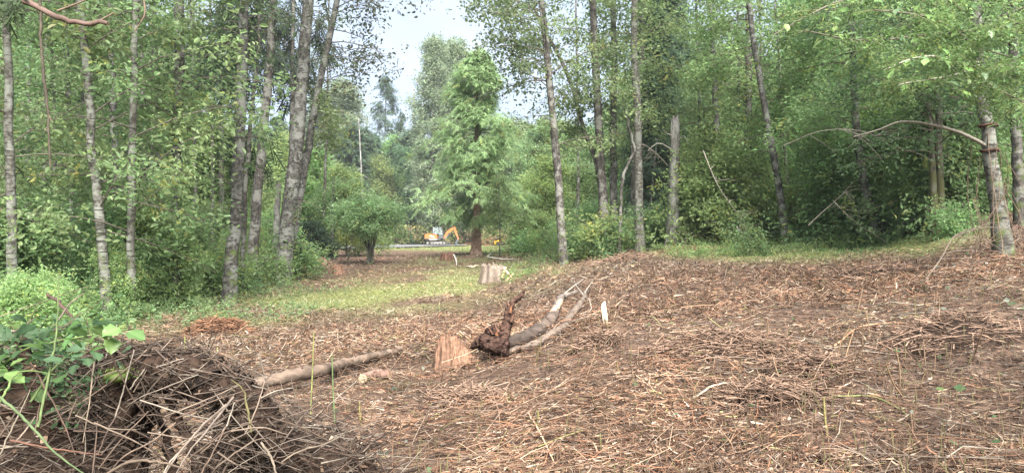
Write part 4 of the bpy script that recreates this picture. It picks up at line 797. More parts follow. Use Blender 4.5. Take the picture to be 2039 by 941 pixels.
def mound(name, px, Y, rx, rz, label, seed, col=(.16, .085, .05), n=900):
    r = np.random.default_rng(seed); b = G(px, Y); t = thing(name, b, label, 'brush mound'); k = 24
    A, Rr = np.meshgrid(np.linspace(0, 2*PI, k, endpoint=False), np.linspace(0, 1, 8), indexing='ij'); X = b[0]+np.cos(A)*Rr*rx; Yy = b[1]+np.sin(A)*Rr*rx*.7
    H = rz*(1-Rr**2)*(.7+.7*fbm(X*2, Yy*2, s=seed, o=3))-.05; V = np.stack([X, Yy, terrain(X, Yy)+H], -1); i = np.arange(k)[:, None]*8; j = np.arange(7)[None]; i2 = (np.arange(k)[:, None]+1) % k*8
    mb = MB(); mb.add(V.reshape(-1, 3), np.stack([i+j, i+j+1, i2+j+1, i2+j], -1).reshape(-1, 4), (.03, .02, .015)); mb.build('soil', M['rot'], t, smooth=True)
    a = r.uniform(0, 2*PI, n); q = np.sqrt(r.random(n)); x = b[0]+np.cos(a)*q*rx; y = b[1]+np.sin(a)*q*rx*.7; h = rz*(1-q**2)*(.7+.7*fbm(x*2, y*2, s=seed, o=3)); L_ = r.uniform(.1, .5, n)*(.5+Y/40); a2 = r.uniform(0, PI, n); e = r.normal(0, .3, n); s = np.linspace(-.5, .5, 4)
    Pn = np.stack([x[:, None]+np.cos(a2)[:, None]*L_[:, None]*s, y[:, None]+np.sin(a2)[:, None]*L_[:, None]*s, (terrain(x, y)+h+r.random(n)*.05)[:, None]+np.sin(e)[:, None]*L_[:, None]*s-.15*L_[:, None]*s**2], -1)
    mb = MB(); c = np.array(col)*r.uniform(.4, 1.6, (n, 1)); tubes(mb, Pn, (.003+.0003*Y)*r.uniform(.6, 1.4, (n, 1))*np.ones((1, 4)), 3, c); mb.build('dead_stalks', M['litter'], t, kind='stuff')
mound('dead_brush_mound', 432, 10.8, .5, .22, 'small dark-hollowed mound of rusty dead grass left of the near field', 201, (.16, .085, .05), 700)
for px_, py_, rx_, rz_, lb_, sd_ in [(1478, 712, .55, .13, 'dark clump of torn roots and stalks in the near right ground', 211), (1905, 668, .75, .16, 'dark tangled clump of stalks below the pale tree', 212), (1335, 716, .3, .10, 'small dark clod with a hole right of the curved branch', 213), (1600, 742, .4, .12, 'dark clod pile in the lower right ground', 214), (1440, 690, .6, .12, 'brown heap of cut canes right of the pale wedge', 215), (1240, 520, .8, .14, 'dark clump on the crest of the brown ground', 216), (1530, 800, .45, .10, 'matted clump of stalks near the bottom right', 217), (930, 800, .4, .08, 'low matted clump in front of the shredded stump', 218), (1730, 560, .9, .16, 'rusty clump of stalks on the upper right slope', 219), (1180, 690, .35, .08, 'low clump of stalks below the curved branch', 220)]:
    mound('debris_clump', px_, depth(px_, py_), rx_, rz_, lb_, sd_, (.16, .105, .075), 420)
mound('dead_brush_mound', 1405, 27.5, 1.3, .5, 'heap of russet dead brambles right of the silver snag', 202, (.21, .125, .085), 900)
mound('dead_brush_mound', 1535, 25, .9, .45, 'heap of russet dead brambles left of the leaning grey trunk', 203, (.21, .125, .085), 700)
mound('dead_brush_mound', 600, 33, 1.6, .35, 'pale pinkish heap of dry debris beyond the leaning pair of trunks', 204, (.28, .185, .135), 900)
mound('dead_brush_mound', 1010, 93, 6, .8, 'reddish strip of dead brush beside the yellow machine', 205, (.22, .12, .075), 900)
mound('dead_brush_mound', 1380, 22.2, 1.1, .12, 'low rusty heap on the crest below the snag', 206, (.18, .10, .065), 500)

# ------------------------------------------------------------------ logs, stumps, sticks
def rod(mb, pts, R, sides, col, rough=.25, seed=1, n=20, caps=True, capcol=None, flat=1.):
    p = smooth_path(pts, n); R = np.interp(np.linspace(0, 1, n), np.linspace(0, 1, len(R)), R)
    if n > 8: p[1:-1] += np.random.default_rng(seed+n).normal(0, 1, (n-2, 3))*np.minimum(R[1:-1], .03)[:, None]*.3
    tubes(mb, p[None], R[None], sides, col, 0, False, rough, seed)
    if caps:
        V = mb.v[-1].reshape(n, sides, 3)
        for k in (0, n-1):
            ce = V[k].mean(0); mb.add(np.vstack([V[k], ce]), [[a, (a+1) % sides, sides] for a in range(sides)], capcol if capcol is not None else col)
    return p
def stump(px, py, rtop, rbase, h, label, seed, col, rag=.1, Y=None, lean=(0, 0), k=36, mat='wood', rg=1.):
    Y = Y or depth(px, py); b = G(px, Y); t = thing('stump', b, label, 'stump'); r = np.random.default_rng(seed)
    th = np.arange(k)/k*2*PI; n = 12; hs = np.linspace(-.12, h, n); V = []
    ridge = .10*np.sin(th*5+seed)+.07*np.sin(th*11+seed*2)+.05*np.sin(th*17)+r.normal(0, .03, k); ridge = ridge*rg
    for i, z in enumerate(hs):
        f = max(z, 0)/h; R = (rbase+(rtop-rbase)*f**.7)*(1+ridge*(1.2-.5*f)+r.normal(0, .012, k)); R = R*(1+.06*np.sin(th*29+seed)); V.append(np.stack([b[0]+np.cos(th)*R+lean[0]*f, b[1]+np.sin(th)*R+lean[1]*f, np.full(k, b[2]+z)], 1))
    V[-1][:, 2] += rag*(fbm(np.cos(th)*2.5, np.sin(th)*2.5, s=seed, o=3)-.4)*2; V[-2][:, 2] += rag*.3*(fbm(np.cos(th)*2.5, np.sin(th)*2.5, s=seed, o=3)-.4)*2
    V = np.array(V); i = np.arange(n-1)[:, None]*k; j = np.arange(k)[None]; mb = MB()
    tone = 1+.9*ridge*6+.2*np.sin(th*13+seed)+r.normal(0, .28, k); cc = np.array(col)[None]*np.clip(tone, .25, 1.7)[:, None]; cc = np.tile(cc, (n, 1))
    mb.add(V.reshape(-1, 3), np.stack([i+j, i+(j+1) % k, i+k+(j+1) % k, i+k+j], -1).reshape(-1, 4), cc); mb.build('side_wood', M[mat], t)
    mb = MB(); rings = [V[-1]]; c0 = V[-1].mean(0)
    for f in (.75, .5, .25): q = c0+(V[-1]-c0)*f; q[:, 2] += r.normal(0, rag*.35, k); rings.append(q)
    RV = np.array(rings); i = np.arange(3)[:, None]*k; mb.add(RV.reshape(-1, 3), np.stack([i+j, i+(j+1) % k, i+k+(j+1) % k, i+k+j], -1).reshape(-1, 4), np.array(col)*np.clip(1+r.normal(0, .25, (4*k, 1)), .5, 1.6)*1.05)
    mb.add(np.vstack([RV[-1], c0]), [[a, (a+1) % k, k] for a in range(k)], col); mb.build('cut_top', M[mat], t)
    return t, b, Y
# near shredded stump: a leaning slab of orange-brown fibrous wood
def shred():
    Y0 = depth(899, 741); b = G(899, Y0); t = thing('stump', b, 'low slanted reddish-brown slab of shredded stump touching the twisted root', 'stump'); r = np.random.default_rng(44); n, m = 46, 22
    xs = np.linspace(866, 938, n); top = np.interp(xs, [866, 872, 890, 908, 922, 938], [694, 673, 668, 671, 683, 708])+r.normal(0, 1.6, n)-3*np.clip(fbm(xs*.25, xs*0, s=3, o=2)-.5, 0, 1); bot = np.interp(xs, [866, 880, 895, 915, 938], [738, 746, 736, 730, 722]); V, Cc = [], []
    for i, x in enumerate(xs):
        h = (x-902)/36
        for j in range(m):
            v = j/(m-1); g = fbm(x*.33+v*.8, v*2.2, s=12, o=4)+.35*fbm(x*1.3, v*3, s=14, o=2); Yd = Y0+.16*(1-v)+.10*h*h-.11*(g-.6)
            V.append(P(x+(v-.5)*3*math.sin(x*.2), top[i]+(bot[i]-top[i])*v, Yd)); Cc.append(np.array([.15, .085, .055])*np.clip(.25+1.35*fbm(x*.5, v*1.6, s=22, o=3)+r.normal(0, .10), .25, 1.5))
    V = np.array(V); B_ = V+[0, .13, -.01]; Q = [[i*m+j, i*m+j+1, (i+1)*m+j+1, (i+1)*m+j] for i in range(n-1) for j in range(m-1)]; N0 = n*m; mb = MB(); mb.add(np.vstack([V, B_]), Q+[[N0+a for a in reversed(f)] for f in Q]+[[i*m, (i+1)*m, N0+(i+1)*m, N0+i*m] for i in range(n-1)]+[[j+1, j, N0+j, N0+j+1] for j in range(m-1)]+[[(n-1)*m+j, (n-1)*m+j+1, N0+(n-1)*m+j+1, N0+(n-1)*m+j] for j in range(m-1)], np.vstack([Cc, Cc])); mb.build('shredded_slab', M['wood'], t)
    mb = MB()
    for k in range(60):
        i = r.integers(0, n); tp = V[i*m]; d = np.array([r.normal(0, .3), r.normal(0, .3), 1.]); l = r.uniform(.01, .045); mb.quads(np.array([[tp+[-.003, 0, -.02], tp+[.003, 0, -.02], tp+d*l+[.0006, 0, 0], tp+d*l]]), (.16, .085, .055))
    mb.build('fibres', M['wood'], t, kind='stuff')
shred()
t, b, Y = stump(981, 559, .36, .43, .40, 'broad grey-brown ribbed stump with split wood leaning at its right', 302, (.135, .105, .085), .16, rg=.8)
for q, ql in [(((1000, 552), (1008, 532), .05), 'pale split piece leaning upright against the right side of the ribbed stump'), (((1008, 558), (1022, 545), .05), 'pale split piece lying lowest on the ground right of the ribbed stump'), (((1003, 533), (1018, 552), .045), 'pale split piece slanting down across the others right of the ribbed stump')]:
    mb = MB(); rod(mb, [P(*q[0], Y-.5), P(*q[1], Y-.6)], [q[2], q[2]*.6], 4, (.55, .38, .24), .3, 3, 5); tag(mb.build('split_plank', M['wood'], None, origin=P(*q[0], Y-.5)), ql, 'wood piece', 'split pieces by the ribbed stump')
stump(672, 546, .2, .27, .28, 'small reddish-brown stump left of the grassy field', 303, (.12, .068, .045), .12, rg=.7)
stump(604, 530, .25, .38, .22, 'low orange stump on the pale debris beyond the leaning trunks', 304, (.20, .115, .075), .12, Y=31, rg=.7)
stump(890, 519, .33, .42, .28, 'low dark red stump left of the large cedar', 305, (.095, .05, .034), .16, rg=.7)
stump(1028, 520, .2, .3, .2, 'tiny rusty stump right of the cedar among tan leaves', 306, (.4, .2, .1), .1) if False else None
def curve(name, label, pts, R, col, cat='log', mat='stick', sides=10, rough=.2, seed=1, n=20, capcol=None, group=None, sub=None):
    o = np.array(pts[0]); mb = MB(); rod(mb, pts, R, sides, col, rough, seed, n, True, capcol); ob = mb.build(name, M[mat], None, origin=o, smooth=True); tag(ob, label, cat, group); return ob
# long log lying on the left of the near ground
def long_log():
    p0, p1 = (476, 800), (800, 706); Y0, Y1 = depth(*p0), depth(*p1); a = G(p0[0], Y0)+[0, 0, .14]; c = G(p1[0], Y1)+[0, 0, .07]; m1 = G(600, depth(600, 778)); m1[2] += .16; m2 = G(705, depth(705, 742)); m2[2] += .12
    mb = MB(); p = rod(mb, [a, m1, m2, c], [.058, .068, .062, .054, .028], 14, (.11, .08, .06), .2, 5, 44, True, (.5, .36, .24))
    V = mb.v[0].reshape(44, 14, 3); r = np.random.default_rng(2); cc = mb.c[0].reshape(44, 14, 3)
    ax = np.linspace(0, 1, 44); cc *= (1+.5*(vnoise(ax*30, ax*0, s=2)-.5))[:, None, None]
    cc[14:40, 3:6] = np.array([.15, .11, .08]); cc[22:30, 6:8] = np.array([.17, .125, .07])
    ob = mb.build('fallen_log', M['logwood'], None, origin=a, smooth=True); tag(ob, 'long straight fallen log lying diagonally over the near brown ground, partly barkless', 'log')
    for s, l in ((9, .10), (16, .07), (30, .08)):
        q = p[s]; st = MB(); rod(st, [q, q+[.02, -.05, l]], [.014, .009], 6, (.16, .10, .08), .2, s, 5); st.build('branch_stub', M['stick'], ob, origin=a)
M['logwood'] = attr_mat('log_wood', .85, .2, .45, 9, .8)
long_log()
def on(px, py, dz=0.):
    Y = depth(px, py); g = G(px, Y); g[2] += dz; return g
curve('log_piece', 'short dark bark-covered log piece just below the long fallen log', [on(722, 765, .06), on(748, 757, .07), on(776, 755, .06)], [.05, .052, .045], (.14, .085, .065), mat='logwood', sides=12, rough=.35, seed=9, capcol=(.4, .27, .18))
# twisted root beside the stump
def root():
    Y = 8.9; b = G(985, Y); t = thing('root_snag', b, 'dark red-brown twisted root standing up beside the shredded stump', 'root'); q = lambda x, y, dy=0: P(x, y, Y+dy)
    mb = MB(); rod(mb, [q(992, 716), q(997, 690), q(1006, 660), q(1014, 630, .02), q(1014, 612, .03), q(1024, 600, .02), q(1038, 588), q(1045, 577, -.02)], [.14, .13, .105, .085, .07, .058, .042, .03, .016], 16, (.055, .032, .024), .42, 11, 60); mb.build('root_stem', M['rot'], t, smooth=True)
    mb = MB(); rod(mb, [q(1000, 690, -.05), q(978, 682, -.14), q(955, 682, -.12), q(938, 690, -.06)], [.10, .125, .09, .02], 14, (.045, .026, .02), .7, 14, 40)
    rod(mb, [q(1000, 665, -.02), q(980, 660, -.05), q(965, 668, -.05)], [.07, .085, .03], 12, (.045, .026, .02), .7, 17, 24); mb.build('root_arm', M['rot'], t, smooth=True)
    mb = MB()
    for i, (x, y, x2, y2) in enumerate([(985, 672, 972, 650), (992, 660, 985, 645), (1013, 608, 1009, 600), (962, 675, 950, 668), (975, 690, 960, 700), (1018, 640, 1026, 618), (1000, 655, 994, 640), (940, 686, 930, 697)]):
        rod(mb, [q(x, y, -.1), q(x2, y2, -.12)], [.026, .006], 5, (.09, .05, .035), .4, i, 5)
    mb.build('splinters', M['rot'], t); 
    mb = MB(); rod(mb, [q(988, 672, -.16), q(989, 660, -.19)], [.035, .008], 9, (.18, .08, .04), .5, 4, 6); rod(mb, [q(1016, 622, -.085), q(1019, 608, -.075)], [.02, .01], 6, (.16, .075, .04), .4, 4, 5); mb.build('orange_rot', M['rot'], t)
root()
def branch_logs():
    Y = 9.5; q = lambda x, y, Y=9.4: np.array([*P(x, y, depth(x, min(y+12, 930))-.12)])
    b = q(1012, 692); t = thing('branch_log', b, 'thick curved mossy log with a splintered end, right of the twisted root', 'log')
    mb = MB(); rod(mb, [on(1008, 700, .09), on(1035, 693, .10), on(1062, 680, .10), on(1082, 666, .10), on(1096, 652, .12), on(1106, 640, .15)], [.085, .095, .098, .092, .08, .062], 14, (.085, .064, .052), .16, 21, 34, True, (.5, .34, .24))
    c = mb.c[0].reshape(34, 14, 3); c[:14] *= .62; c[8:14, 2:7] = (.20, .17, .05); c[27:33, 2:8] = (.13, .16, .04); c[16:26, 2:7] = (.15, .128, .11); mb.build('trunk', M['logwood'], t, smooth=True)
    mb = MB(); rod(mb, [on(1101, 646, .16), on(1110, 634, .19), on(1117, 624, .20)], [.058, .055, .045], 5, (.34, .23, .16), .25, 5, 8); mb.build('split_face', M['wood'], t)
    mb = MB(); rod(mb, [on(1106, 638, .17), on(1114, 620, .17), on(1120, 606, .14), on(1132, 598, .1), on(1148, 588, .06)], [.066, .06, .055, .046, .035], 10, (.12, .10, .085), .14, 8, 24); mb.build('upper_limb', M['logwood'], t, smooth=True)
    mb = MB(); rod(mb, [q(1117, 590, 11), q(1140, 572, 11.6), q(1162, 555, 12.4)], [.015, .011, .006], 6, (.22, .19, .165), .1, 8, 10); mb.build('twig', M['stick'], t); mb = MB(); rod(mb, [q(1060, 662, 9.55), q(1075, 665, 9.5)], [.03, .01], 6, (.15, .11, .09), .1, 8, 5); mb.build('twig', M['stick'], t)
    t2 = curve('fallen_branch', 'long slimmer branch curving round in front of the mossy log', [on(x, y, dz) for x, y, dz in [(985, 718, .02), (1025, 708, .05), (1060, 697, .06), (1092, 683, .07), (1120, 664, .08), (1134, 648, .1), (1148, 628, .1), (1162, 606, .1), (1166, 590, .08)]], [.03, .05, .054, .054, .052, .046, .046, .04, .028], (.105, .08, .064), 'branch', 'logwood', 12, .16, 31, 44)
    for i, pts in enumerate([[(1163, 588, 11.2), (1150, 572, 11.6), (1144, 560, 12)], [(1163, 584, 11.3), (1172, 570, 11.8), (1180, 560, 12.2)], [(1164, 590, 11.1), (1176, 606, 10.9), (1176, 618, 10.7), (1160, 628, 10.4)], [(1140, 640, 10.1), (1160, 633, 10.4), (1190, 628, 10.6)], [(1080, 680, 9.4), (1088, 664, 9.6), (1100, 645, 9.9), (1120, 630, 10.2)]]):
        mb = MB(); rod(mb, [q(*p) for p in pts], [.012, .008, .004], 5, (.30, .26, .22) if i < 3 else (.16, .12, .10), .1, i, 12); mb.build('twig', M['stick'], t2, origin=t2.location)
branch_logs()
def slab():
    Y = depth(1206, 648); o = G(1206, Y); t = np.array([P(1199, 603, Y), P(1204, 599, Y+.02), P(1212, 645, Y-.05), P(1202, 647, Y-.05), P(1197, 610, Y)]); bk = t+np.array([.012, .045, .0]); mb = MB()
    V = np.vstack([t, bk]); mb.add(V, [[0, 4, 3, 2], [0, 2, 1, 1], [5, 7, 8, 9], [5, 6, 7, 7]], (.38, .32, .235)); mb.add(V, [[i, (i+1) % 5, (i+1) % 5+5, i+5] for i in range(5)], (.5, .4, .3))
    tag(mb.build('wood_wedge', M['wood'], None, origin=o), 'pale upright wedge of split wood standing in the cut brambles', 'wood piece')
slab()
for i, (pts, R, c, lab) in enumerate([
  ([(1240, 507, 0), (1262, 500, 0), (1310, 497, 0)], .03, (.24, .22, .2), 'thin grey branch lying along the crest below the pale trunk'),
  ([(978, 506, 0), (990, 517, 0), (1012, 518, 0), (1028, 520, 0)], .035, (.42, .4, .37), 'pale curved branch lying right of the cedar foot'),
  ([(903, 517, .2), (908, 524, .1), (909, 531, 0)], .03, (.5, .47, .43), 'pale bent stick lying by the dark red stump'),
  ([(930, 533, 0), (940, 534, 0), (952, 531, 0)], .05, (.42, .33, .24), 'short pale log piece between the dark red stump and the ribbed stump'),
  ([(848, 515, .6), (858, 506, .3), (868, 520, 0)], .01, (.2, .1, .06), 'thin rusty stalk bending over left of the dark red stump'),
  ([(1265, 640, .0), (1290, 642, .02), (1320, 660, .0)], .008, (.22, .2, .1), 'green-brown cane arching over the ground right of the pale wedge'),
  ([(1660, 700, .0), (1740, 660, .03), (1800, 655, .0)], .01, (.3, .17, .1), 'long rusty cane lying across the right-hand brown ground'),
  ([(1640, 800, -.02), (1730, 800, -.01), (1830, 850, -.02)], .007, (.14, .15, .06), 'long yellow-green cane lying across the lower right ground'),
  ([(1380, 810, .02), (1440, 790, .05), (1520, 785, .02)], .009, (.3, .24, .18), 'long tan cane lying in the lower middle ground'),
  ([(1052, 835, .0), (1075, 880, .03), (1103, 941, .02)], .007, (.42, .27, .18), 'straight pinkish cane lying at the bottom centre'),
  ([(1300, 575, 0), (1330, 588, .1), (1352, 600, 0)], .01, (.16, .1, .07), 'dark stick lying on the middle of the brown slope'),
  ([(1738, 372, 0), (1700, 395, 0), (1665, 420, 0)], .025, (.3, .27, .23), None)]):
    if lab is None: continue
    curve('stick', lab, [on(x, y, dz+.045) for x, y, dz in pts], [R, R, R*.6], c, 'stick', 'stick', 7, .12, i, 14)
# upright canes
r = np.random.default_rng(77)
for i, (x, y, x2, y2, c, lab) in enumerate([(617, 845, 625, 660, (.16, .17, .06), 'tall straight green cane standing left of centre beyond the brush pile'), (668, 858, 661, 706, (.09, .13, .05), 'tall straight dark green cane standing right of the tallest one'), (838, 640, 842, 655, None, None), (840, 700, 843, 630, (.13, .09, .05), 'thin upright stalk left of the shredded stump'), (722, 850, 716, 800, (.16, .14, .05), 'short thick green stub in front of the small log piece'), (655, 841, 640, 800, (.1, .06, .04), 'short dark stub leaning left between the two tall canes'),
        (1197, 905, 1195, 862, (.10, .10, .04), 'thick dark green stub near the bottom right of centre'), (1070, 865, 1072, 820, (.13, .12, .04), 'green cut stub standing near the bottom centre'), (1530, 920, 1495, 815, (.08, .06, .03), 'tall thin dark stalk standing in the lower right ground'), (1240, 760, 1228, 716, (.12, .09, .04), 'thin stalk standing below the pale wedge'), (1648, 870, 1640, 790, (.15, .13, .05), 'green-brown stub in the lower right'),
        (430, 800, 442, 742, (.12, .08, .05), 'broken stub standing on the brush pile top'), (362, 712, 368, 668, (.2, .22, .07), 'green cut stub behind the brush pile')]):
    if lab is None: continue
    Y = depth(x, min(y, 930)) if i not in (11,) else 3.6
    curve('upright_cane', lab, [P(x, y+6, Y), P((x+x2)/2+r.normal(0, 1.5), (y+y2)/2, Y), P(x2, y2, Y)], [.0042*Y/3.8, .004*Y/3.8, .003*Y/3.8] if 'tall' in lab or 'thin' in lab else [.009, .008, .007], c, 'cane', 'stick', 6, .08, i, 8)
gc = 'single upright stems left standing in the brown clearing'
for i in range(48):
    while True:
        x, y = r.uniform(780, 1980), r.uniform(545, 800)
        Y = depth(x, y); 
        if greenness(*G(x, Y)[:2]) < .2: break
    h = r.uniform(.14, .42); b = G(x, Y); tl = r.normal(0, .3, 2); e = b+[tl[0]*h, tl[1]*h, h]
    curve('upright_cane', 'thin brown stem still standing upright in the brown clearing', [b-[0, 0, .02], (b+e)/2+r.normal(0, .01, 3), e], [.0065, .006, .004], np.array((.13, .085, .05))*r.uniform(.6, 1.4), 'cane', 'stick', 5, .05, i, 6, None, gc)

# ------------------------------------------------------------------ brush pile at the lower left
def lump(mb, c, rad, col, seed, amp=.5, fr=5., n=2):
    u = np.linspace(0, 2*PI, 22, endpoint=False); v = np.linspace(0.02, PI-.02, 14); U, V_ = np.meshgrid(u, v, indexing='ij'); D3 = np.stack([np.cos(U)*np.sin(V_), np.sin(U)*np.sin(V_), np.cos(V_)], -1)
    Pt = D3*np.array(rad); nn = fbm((Pt[..., 0]+c[0])*fr, (Pt[..., 1]+c[1])*fr, (Pt[..., 2]+c[2])*fr, s=seed, o=4); Pt = np.array(c)+Pt*(1+amp*2*(nn[..., None]-.5))
    i = np.arange(22)[:, None]*14; j = np.arange(13)[None]; i2 = ((np.arange(22)[:, None]+1) % 22)*14; cc = np.array(col)*(.5+1.2*nn[..., None]); mb.add(Pt.reshape(-1, 3), np.stack([i+j, i+j+1, i2+j+1, i2+j], -1).reshape(-1, 4), cc.reshape(-1, 3))
def pile_h(X, Y):
    def ga(x, y, sx, sy, h): return h*np.exp(-((X-x)/sx)**2-((Y-y)/sy)**2)
    return ga(-2.5, 3.25, .55, .50, .80)+ga(-2.02, 2.95, .26, .40, .55)+ga(-1.7, 2.35, .55, .30, .28)+ga(-1.22, 3.45, .22, .34, .48)+ga(-.86, 3.35, .26, .32, .60)+ga(-.62, 3.25, .16, .3, .42)+ga(-3.2, 3.7, .8, .7, .6)
def brush_pile():
    b = np.array([-2.0, 3.2, 0.]); t = thing('brush_pile', b, 'large heap of dead sticks, canes and duff filling the lower left corner', 'brush pile'); r = np.random.default_rng(9)
    xs, ys = np.meshgrid(np.linspace(-4.6, -.2, 150), np.linspace(1.9, 5.2, 110), indexing='ij'); h = pile_h(xs, ys); hh = h*(.45+1.1*fbm(xs*3.4, ys*3.4, s=5, o=4))+(fbm(xs*9, ys*9, s=6, o=3)-.5)*.12*np.clip(h*4, 0, 1)
    hh = np.where(h < .07, -.12, hh-.02); Zv = terrain(xs, ys)+hh; mb = MB(); i = np.arange(149)[:, None]*110; j = np.arange(109)[None]
    n = fbm(xs*12, ys*12, s=8, o=3)[..., None]; mb.add(np.stack([xs, ys, Zv], -1).reshape(-1, 3), np.stack([i+j, i+110+j, i+111+j, i+j+1], -1).reshape(-1, 4), (np.array([.04, .026, .019])*(.3+1.5*n)).reshape(-1, 3)); mb.build('duff_mound', M['rot'], t, smooth=True)
    N = 26000; X = r.uniform(-4.6, -.3, N); Y = r.uniform(1.95, 4.6, N); X = np.where(np.arange(N) % 6 == 0, r.uniform(-2.2, -.9, N), X); Y = np.where(np.arange(N) % 6 == 0, r.uniform(1.95, 2.9, N), Y); hp = pile_h(X, Y); k = (hp > .06) & ((r.random(N) < .12) | (X/Y < -.57) | (X/Y > -.39)); X, Y, hp = X[k], Y[k], hp[k]; N = len(X)
    Ln = .05+.55*r.random(N)**2.4; a = np.where(r.random(N) < .6, r.normal(.35, .5, N), r.uniform(0, PI, N)); e = r.normal(0, .45, N); s = np.linspace(-.5, .5, 4); bend = r.normal(0, .15, N)*Ln
    Px = X[:, None]+np.cos(a)[:, None]*Ln[:, None]*s-np.sin(a)[:, None]*bend[:, None]*(s*s*4); Py = Y[:, None]+np.sin(a)[:, None]*Ln[:, None]*s; 
    Pz = (terrain(X, Y)+hp*(.50+1.1*fbm(X*3.4, Y*3.4, s=5, o=4)))[:, None]+np.sin(e)[:, None]*Ln[:, None]*s+(r.random(N)**2*.09)[:, None]-bend[:, None]*s*s*.8
    c = np.array([(.10, .073, .055), (.06, .041, .031), (.15, .125, .10), (.035, .024, .019), (.20, .17, .14), (.075, .048, .035)])[r.choice(6, N, p=[.25, .25, .13, .17, .07, .13])]*r.uniform(.5, 1.3, (N, 1))
    mb = MB(); tubes(mb, np.stack([Px, Py, Pz], -1), (.0014+.0035*r.random(N)**2.5)[:, None]*np.where(r.random((N, 1)) < .025, 3., 1.)*np.array([1.1, 1.05, .9, .55]), 3, c); mb.build('small_sticks', M['litter'], t, kind='stuff')
    # crumbs of bark and duff
    N = 14000; X = r.uniform(-4.6, -.3, N); Y = r.uniform(1.95, 4.2, N); hp = pile_h(X, Y); k = hp > .07; X, Y, hp = X[k], Y[k], hp[k]; N = len(X)
    p = np.stack([X, Y, terrain(X, Y)+hp*(.47+1.1*fbm(X*3.4, Y*3.4, s=5, o=4))+.05*r.random(N)], 1); d = norm(r.normal(0, 1, (N, 3))*[1, 1, .5]); sd = norm(np.cross(d, r.normal(0, 1, (N, 3)))); l = (.012+.04*r.random(N)**2)[:, None]
    mb = MB(); mb.quads(np.stack([p, p+d*l*.5+sd*l*.35, p+d*l, p+d*l*.4-sd*l*.3], 1), np.array([(.14, .09, .06), (.22, .15, .10), (.07, .045, .03), (.3, .24, .18)])[r.integers(0, 4, N)]*r.uniform(.5, 1.3, (N, 1))); mb.build('bark_crumbs', M['litter'], t, kind='stuff')
brush_pile()
def rotten_log():
    Y = 3.05; q = lambda x, y, dy=0: P(x, y, Y+dy); b = G(420, Y); t = thing('rotten_log', b, 'dark crumbling hollow log arching over a gap in the brush pile', 'log'); r = np.random.default_rng(12)
    C1 = (.028, .018, .013)
    mb = MB(); rod(mb, [q(150, 745, .15), q(235, 738, .1), q(320, 735), q(400, 748), q(470, 785, -.05), q(530, 850, -.05), q(570, 905, 0)], [.05, .09, .095, .09, .095, .08, .07, .05], 22, C1, .42, 41, 90)
    rod(mb, [q(250, 760, 0), q(262, 820, .03), q(240, 880, .05), q(225, 950, .05)], [.09, .095, .10, .14], 20, C1, .42, 43, 60)
    rod(mb, [q(455, 790, 0), q(470, 850, .02), q(462, 910, .05), q(440, 960, .05)], [.07, .075, .08, .11], 20, C1, .42, 47, 60)
    RODS = [(smooth_path([q(*a_) for a_ in pp], 60), rr_) for pp, rr_ in (([(150, 745, .15), (235, 738, .1), (320, 735), (400, 748), (470, 785, -.05), (530, 850, -.05), (570, 905, 0)], np.interp(np.linspace(0, 1, 60), np.linspace(0, 1, 8), [.05, .09, .095, .09, .095, .08, .07, .05])), ([(235, 760, 0), (240, 820, .03), (225, 880, .05), (215, 950, .05)], np.linspace(.09, .14, 60)), ([(455, 790, 0), (470, 850, .02), (462, 910, .05), (440, 960, .05)], np.linspace(.07, .11, 60)))]
    mb.build('hollow_shell', M['rot'], t, smooth=True)
    mb = MB(); rod(mb, [q(335, 790), q(350, 830, .05), q(380, 880, .05), q(395, 950, .1)], [.018, .022, .02, .03], 10, (.05, .032, .024), .5, 51, 30); rod(mb, [q(300, 800, .2), q(330, 860, .2), q(340, 940, .2)], [.015, .02, .025], 10, (.05, .032, .024), .5, 53, 24); mb.build('root_prop', M['rot'], t, smooth=True)
    rods = RODS[-6:]; P_, D_ = [], []
    for path, R in RODS:
        n_ = int(14000*np.linalg.norm(np.diff(path, axis=0), axis=1).sum()*R.mean()/.1); i = r.integers(0, len(path)-1, n_); d = norm(r.normal(0, 1, (n_, 3)))-[0, .3, 0]; ax = norm(path[i+1]-path[i]); d = norm(d-ax*(d*ax).sum(1, keepdims=True))
        P_.append(path[i]+(path[i+1]-path[i])*r.random((n_, 1))+d*(R[i]*(.85+.5*fbm(path[i, 0]*14+d[:, 0]*2, path[i, 1]*14+d[:, 1]*2, path[i, 2]*14+d[:, 2]*2, s=6, o=3)*r.uniform(.6, 1, n_)))[:, None]); D_.append(d)
    P_, D_ = np.concatenate(P_), np.concatenate(D_); N = len(P_); t1 = norm(np.cross(D_+r.normal(0, .45, (N, 3)), r.normal(0, 1, (N, 3)))); t2 = norm(np.cross(t1, D_+r.normal(0, .35, (N, 3)))); l = (.004+.022*r.random(N)**2.5)[:, None]; tone = fbm(P_[:, 0]*9, P_[:, 1]*9, P_[:, 2]*9, s=4, o=3)[:, None]
    cc = np.array([(.05, .034, .025), (.026, .018, .014), (.10, .068, .048), (.014, .010, .008)])[r.choice(4, N, p=[.35, .35, .12, .18])]*(.25+1.6*tone)
    mb = MB(); mb.quads(np.stack([P_-t1*l, P_+t2*l*.4, P_+t1*l, P_-t2*l*.35+D_*l*.3], 1), cc); mb.build('bark_flakes', M['litter'], t, kind='stuff')
    N = 1000; ix = r.integers(0, len(P_), N); c0 = P_[ix]+D_[ix]*r.uniform(0, .06, (N, 1)); a = r.normal(.2, .9, N); e = r.normal(0, .5, N); Ln = .04+.42*r.random(N)**2.2; s5 = np.linspace(-.5, .5, 5); dv = np.stack([np.cos(a)*np.cos(e), np.sin(a)*np.cos(e)*.6, np.sin(e)], 1)
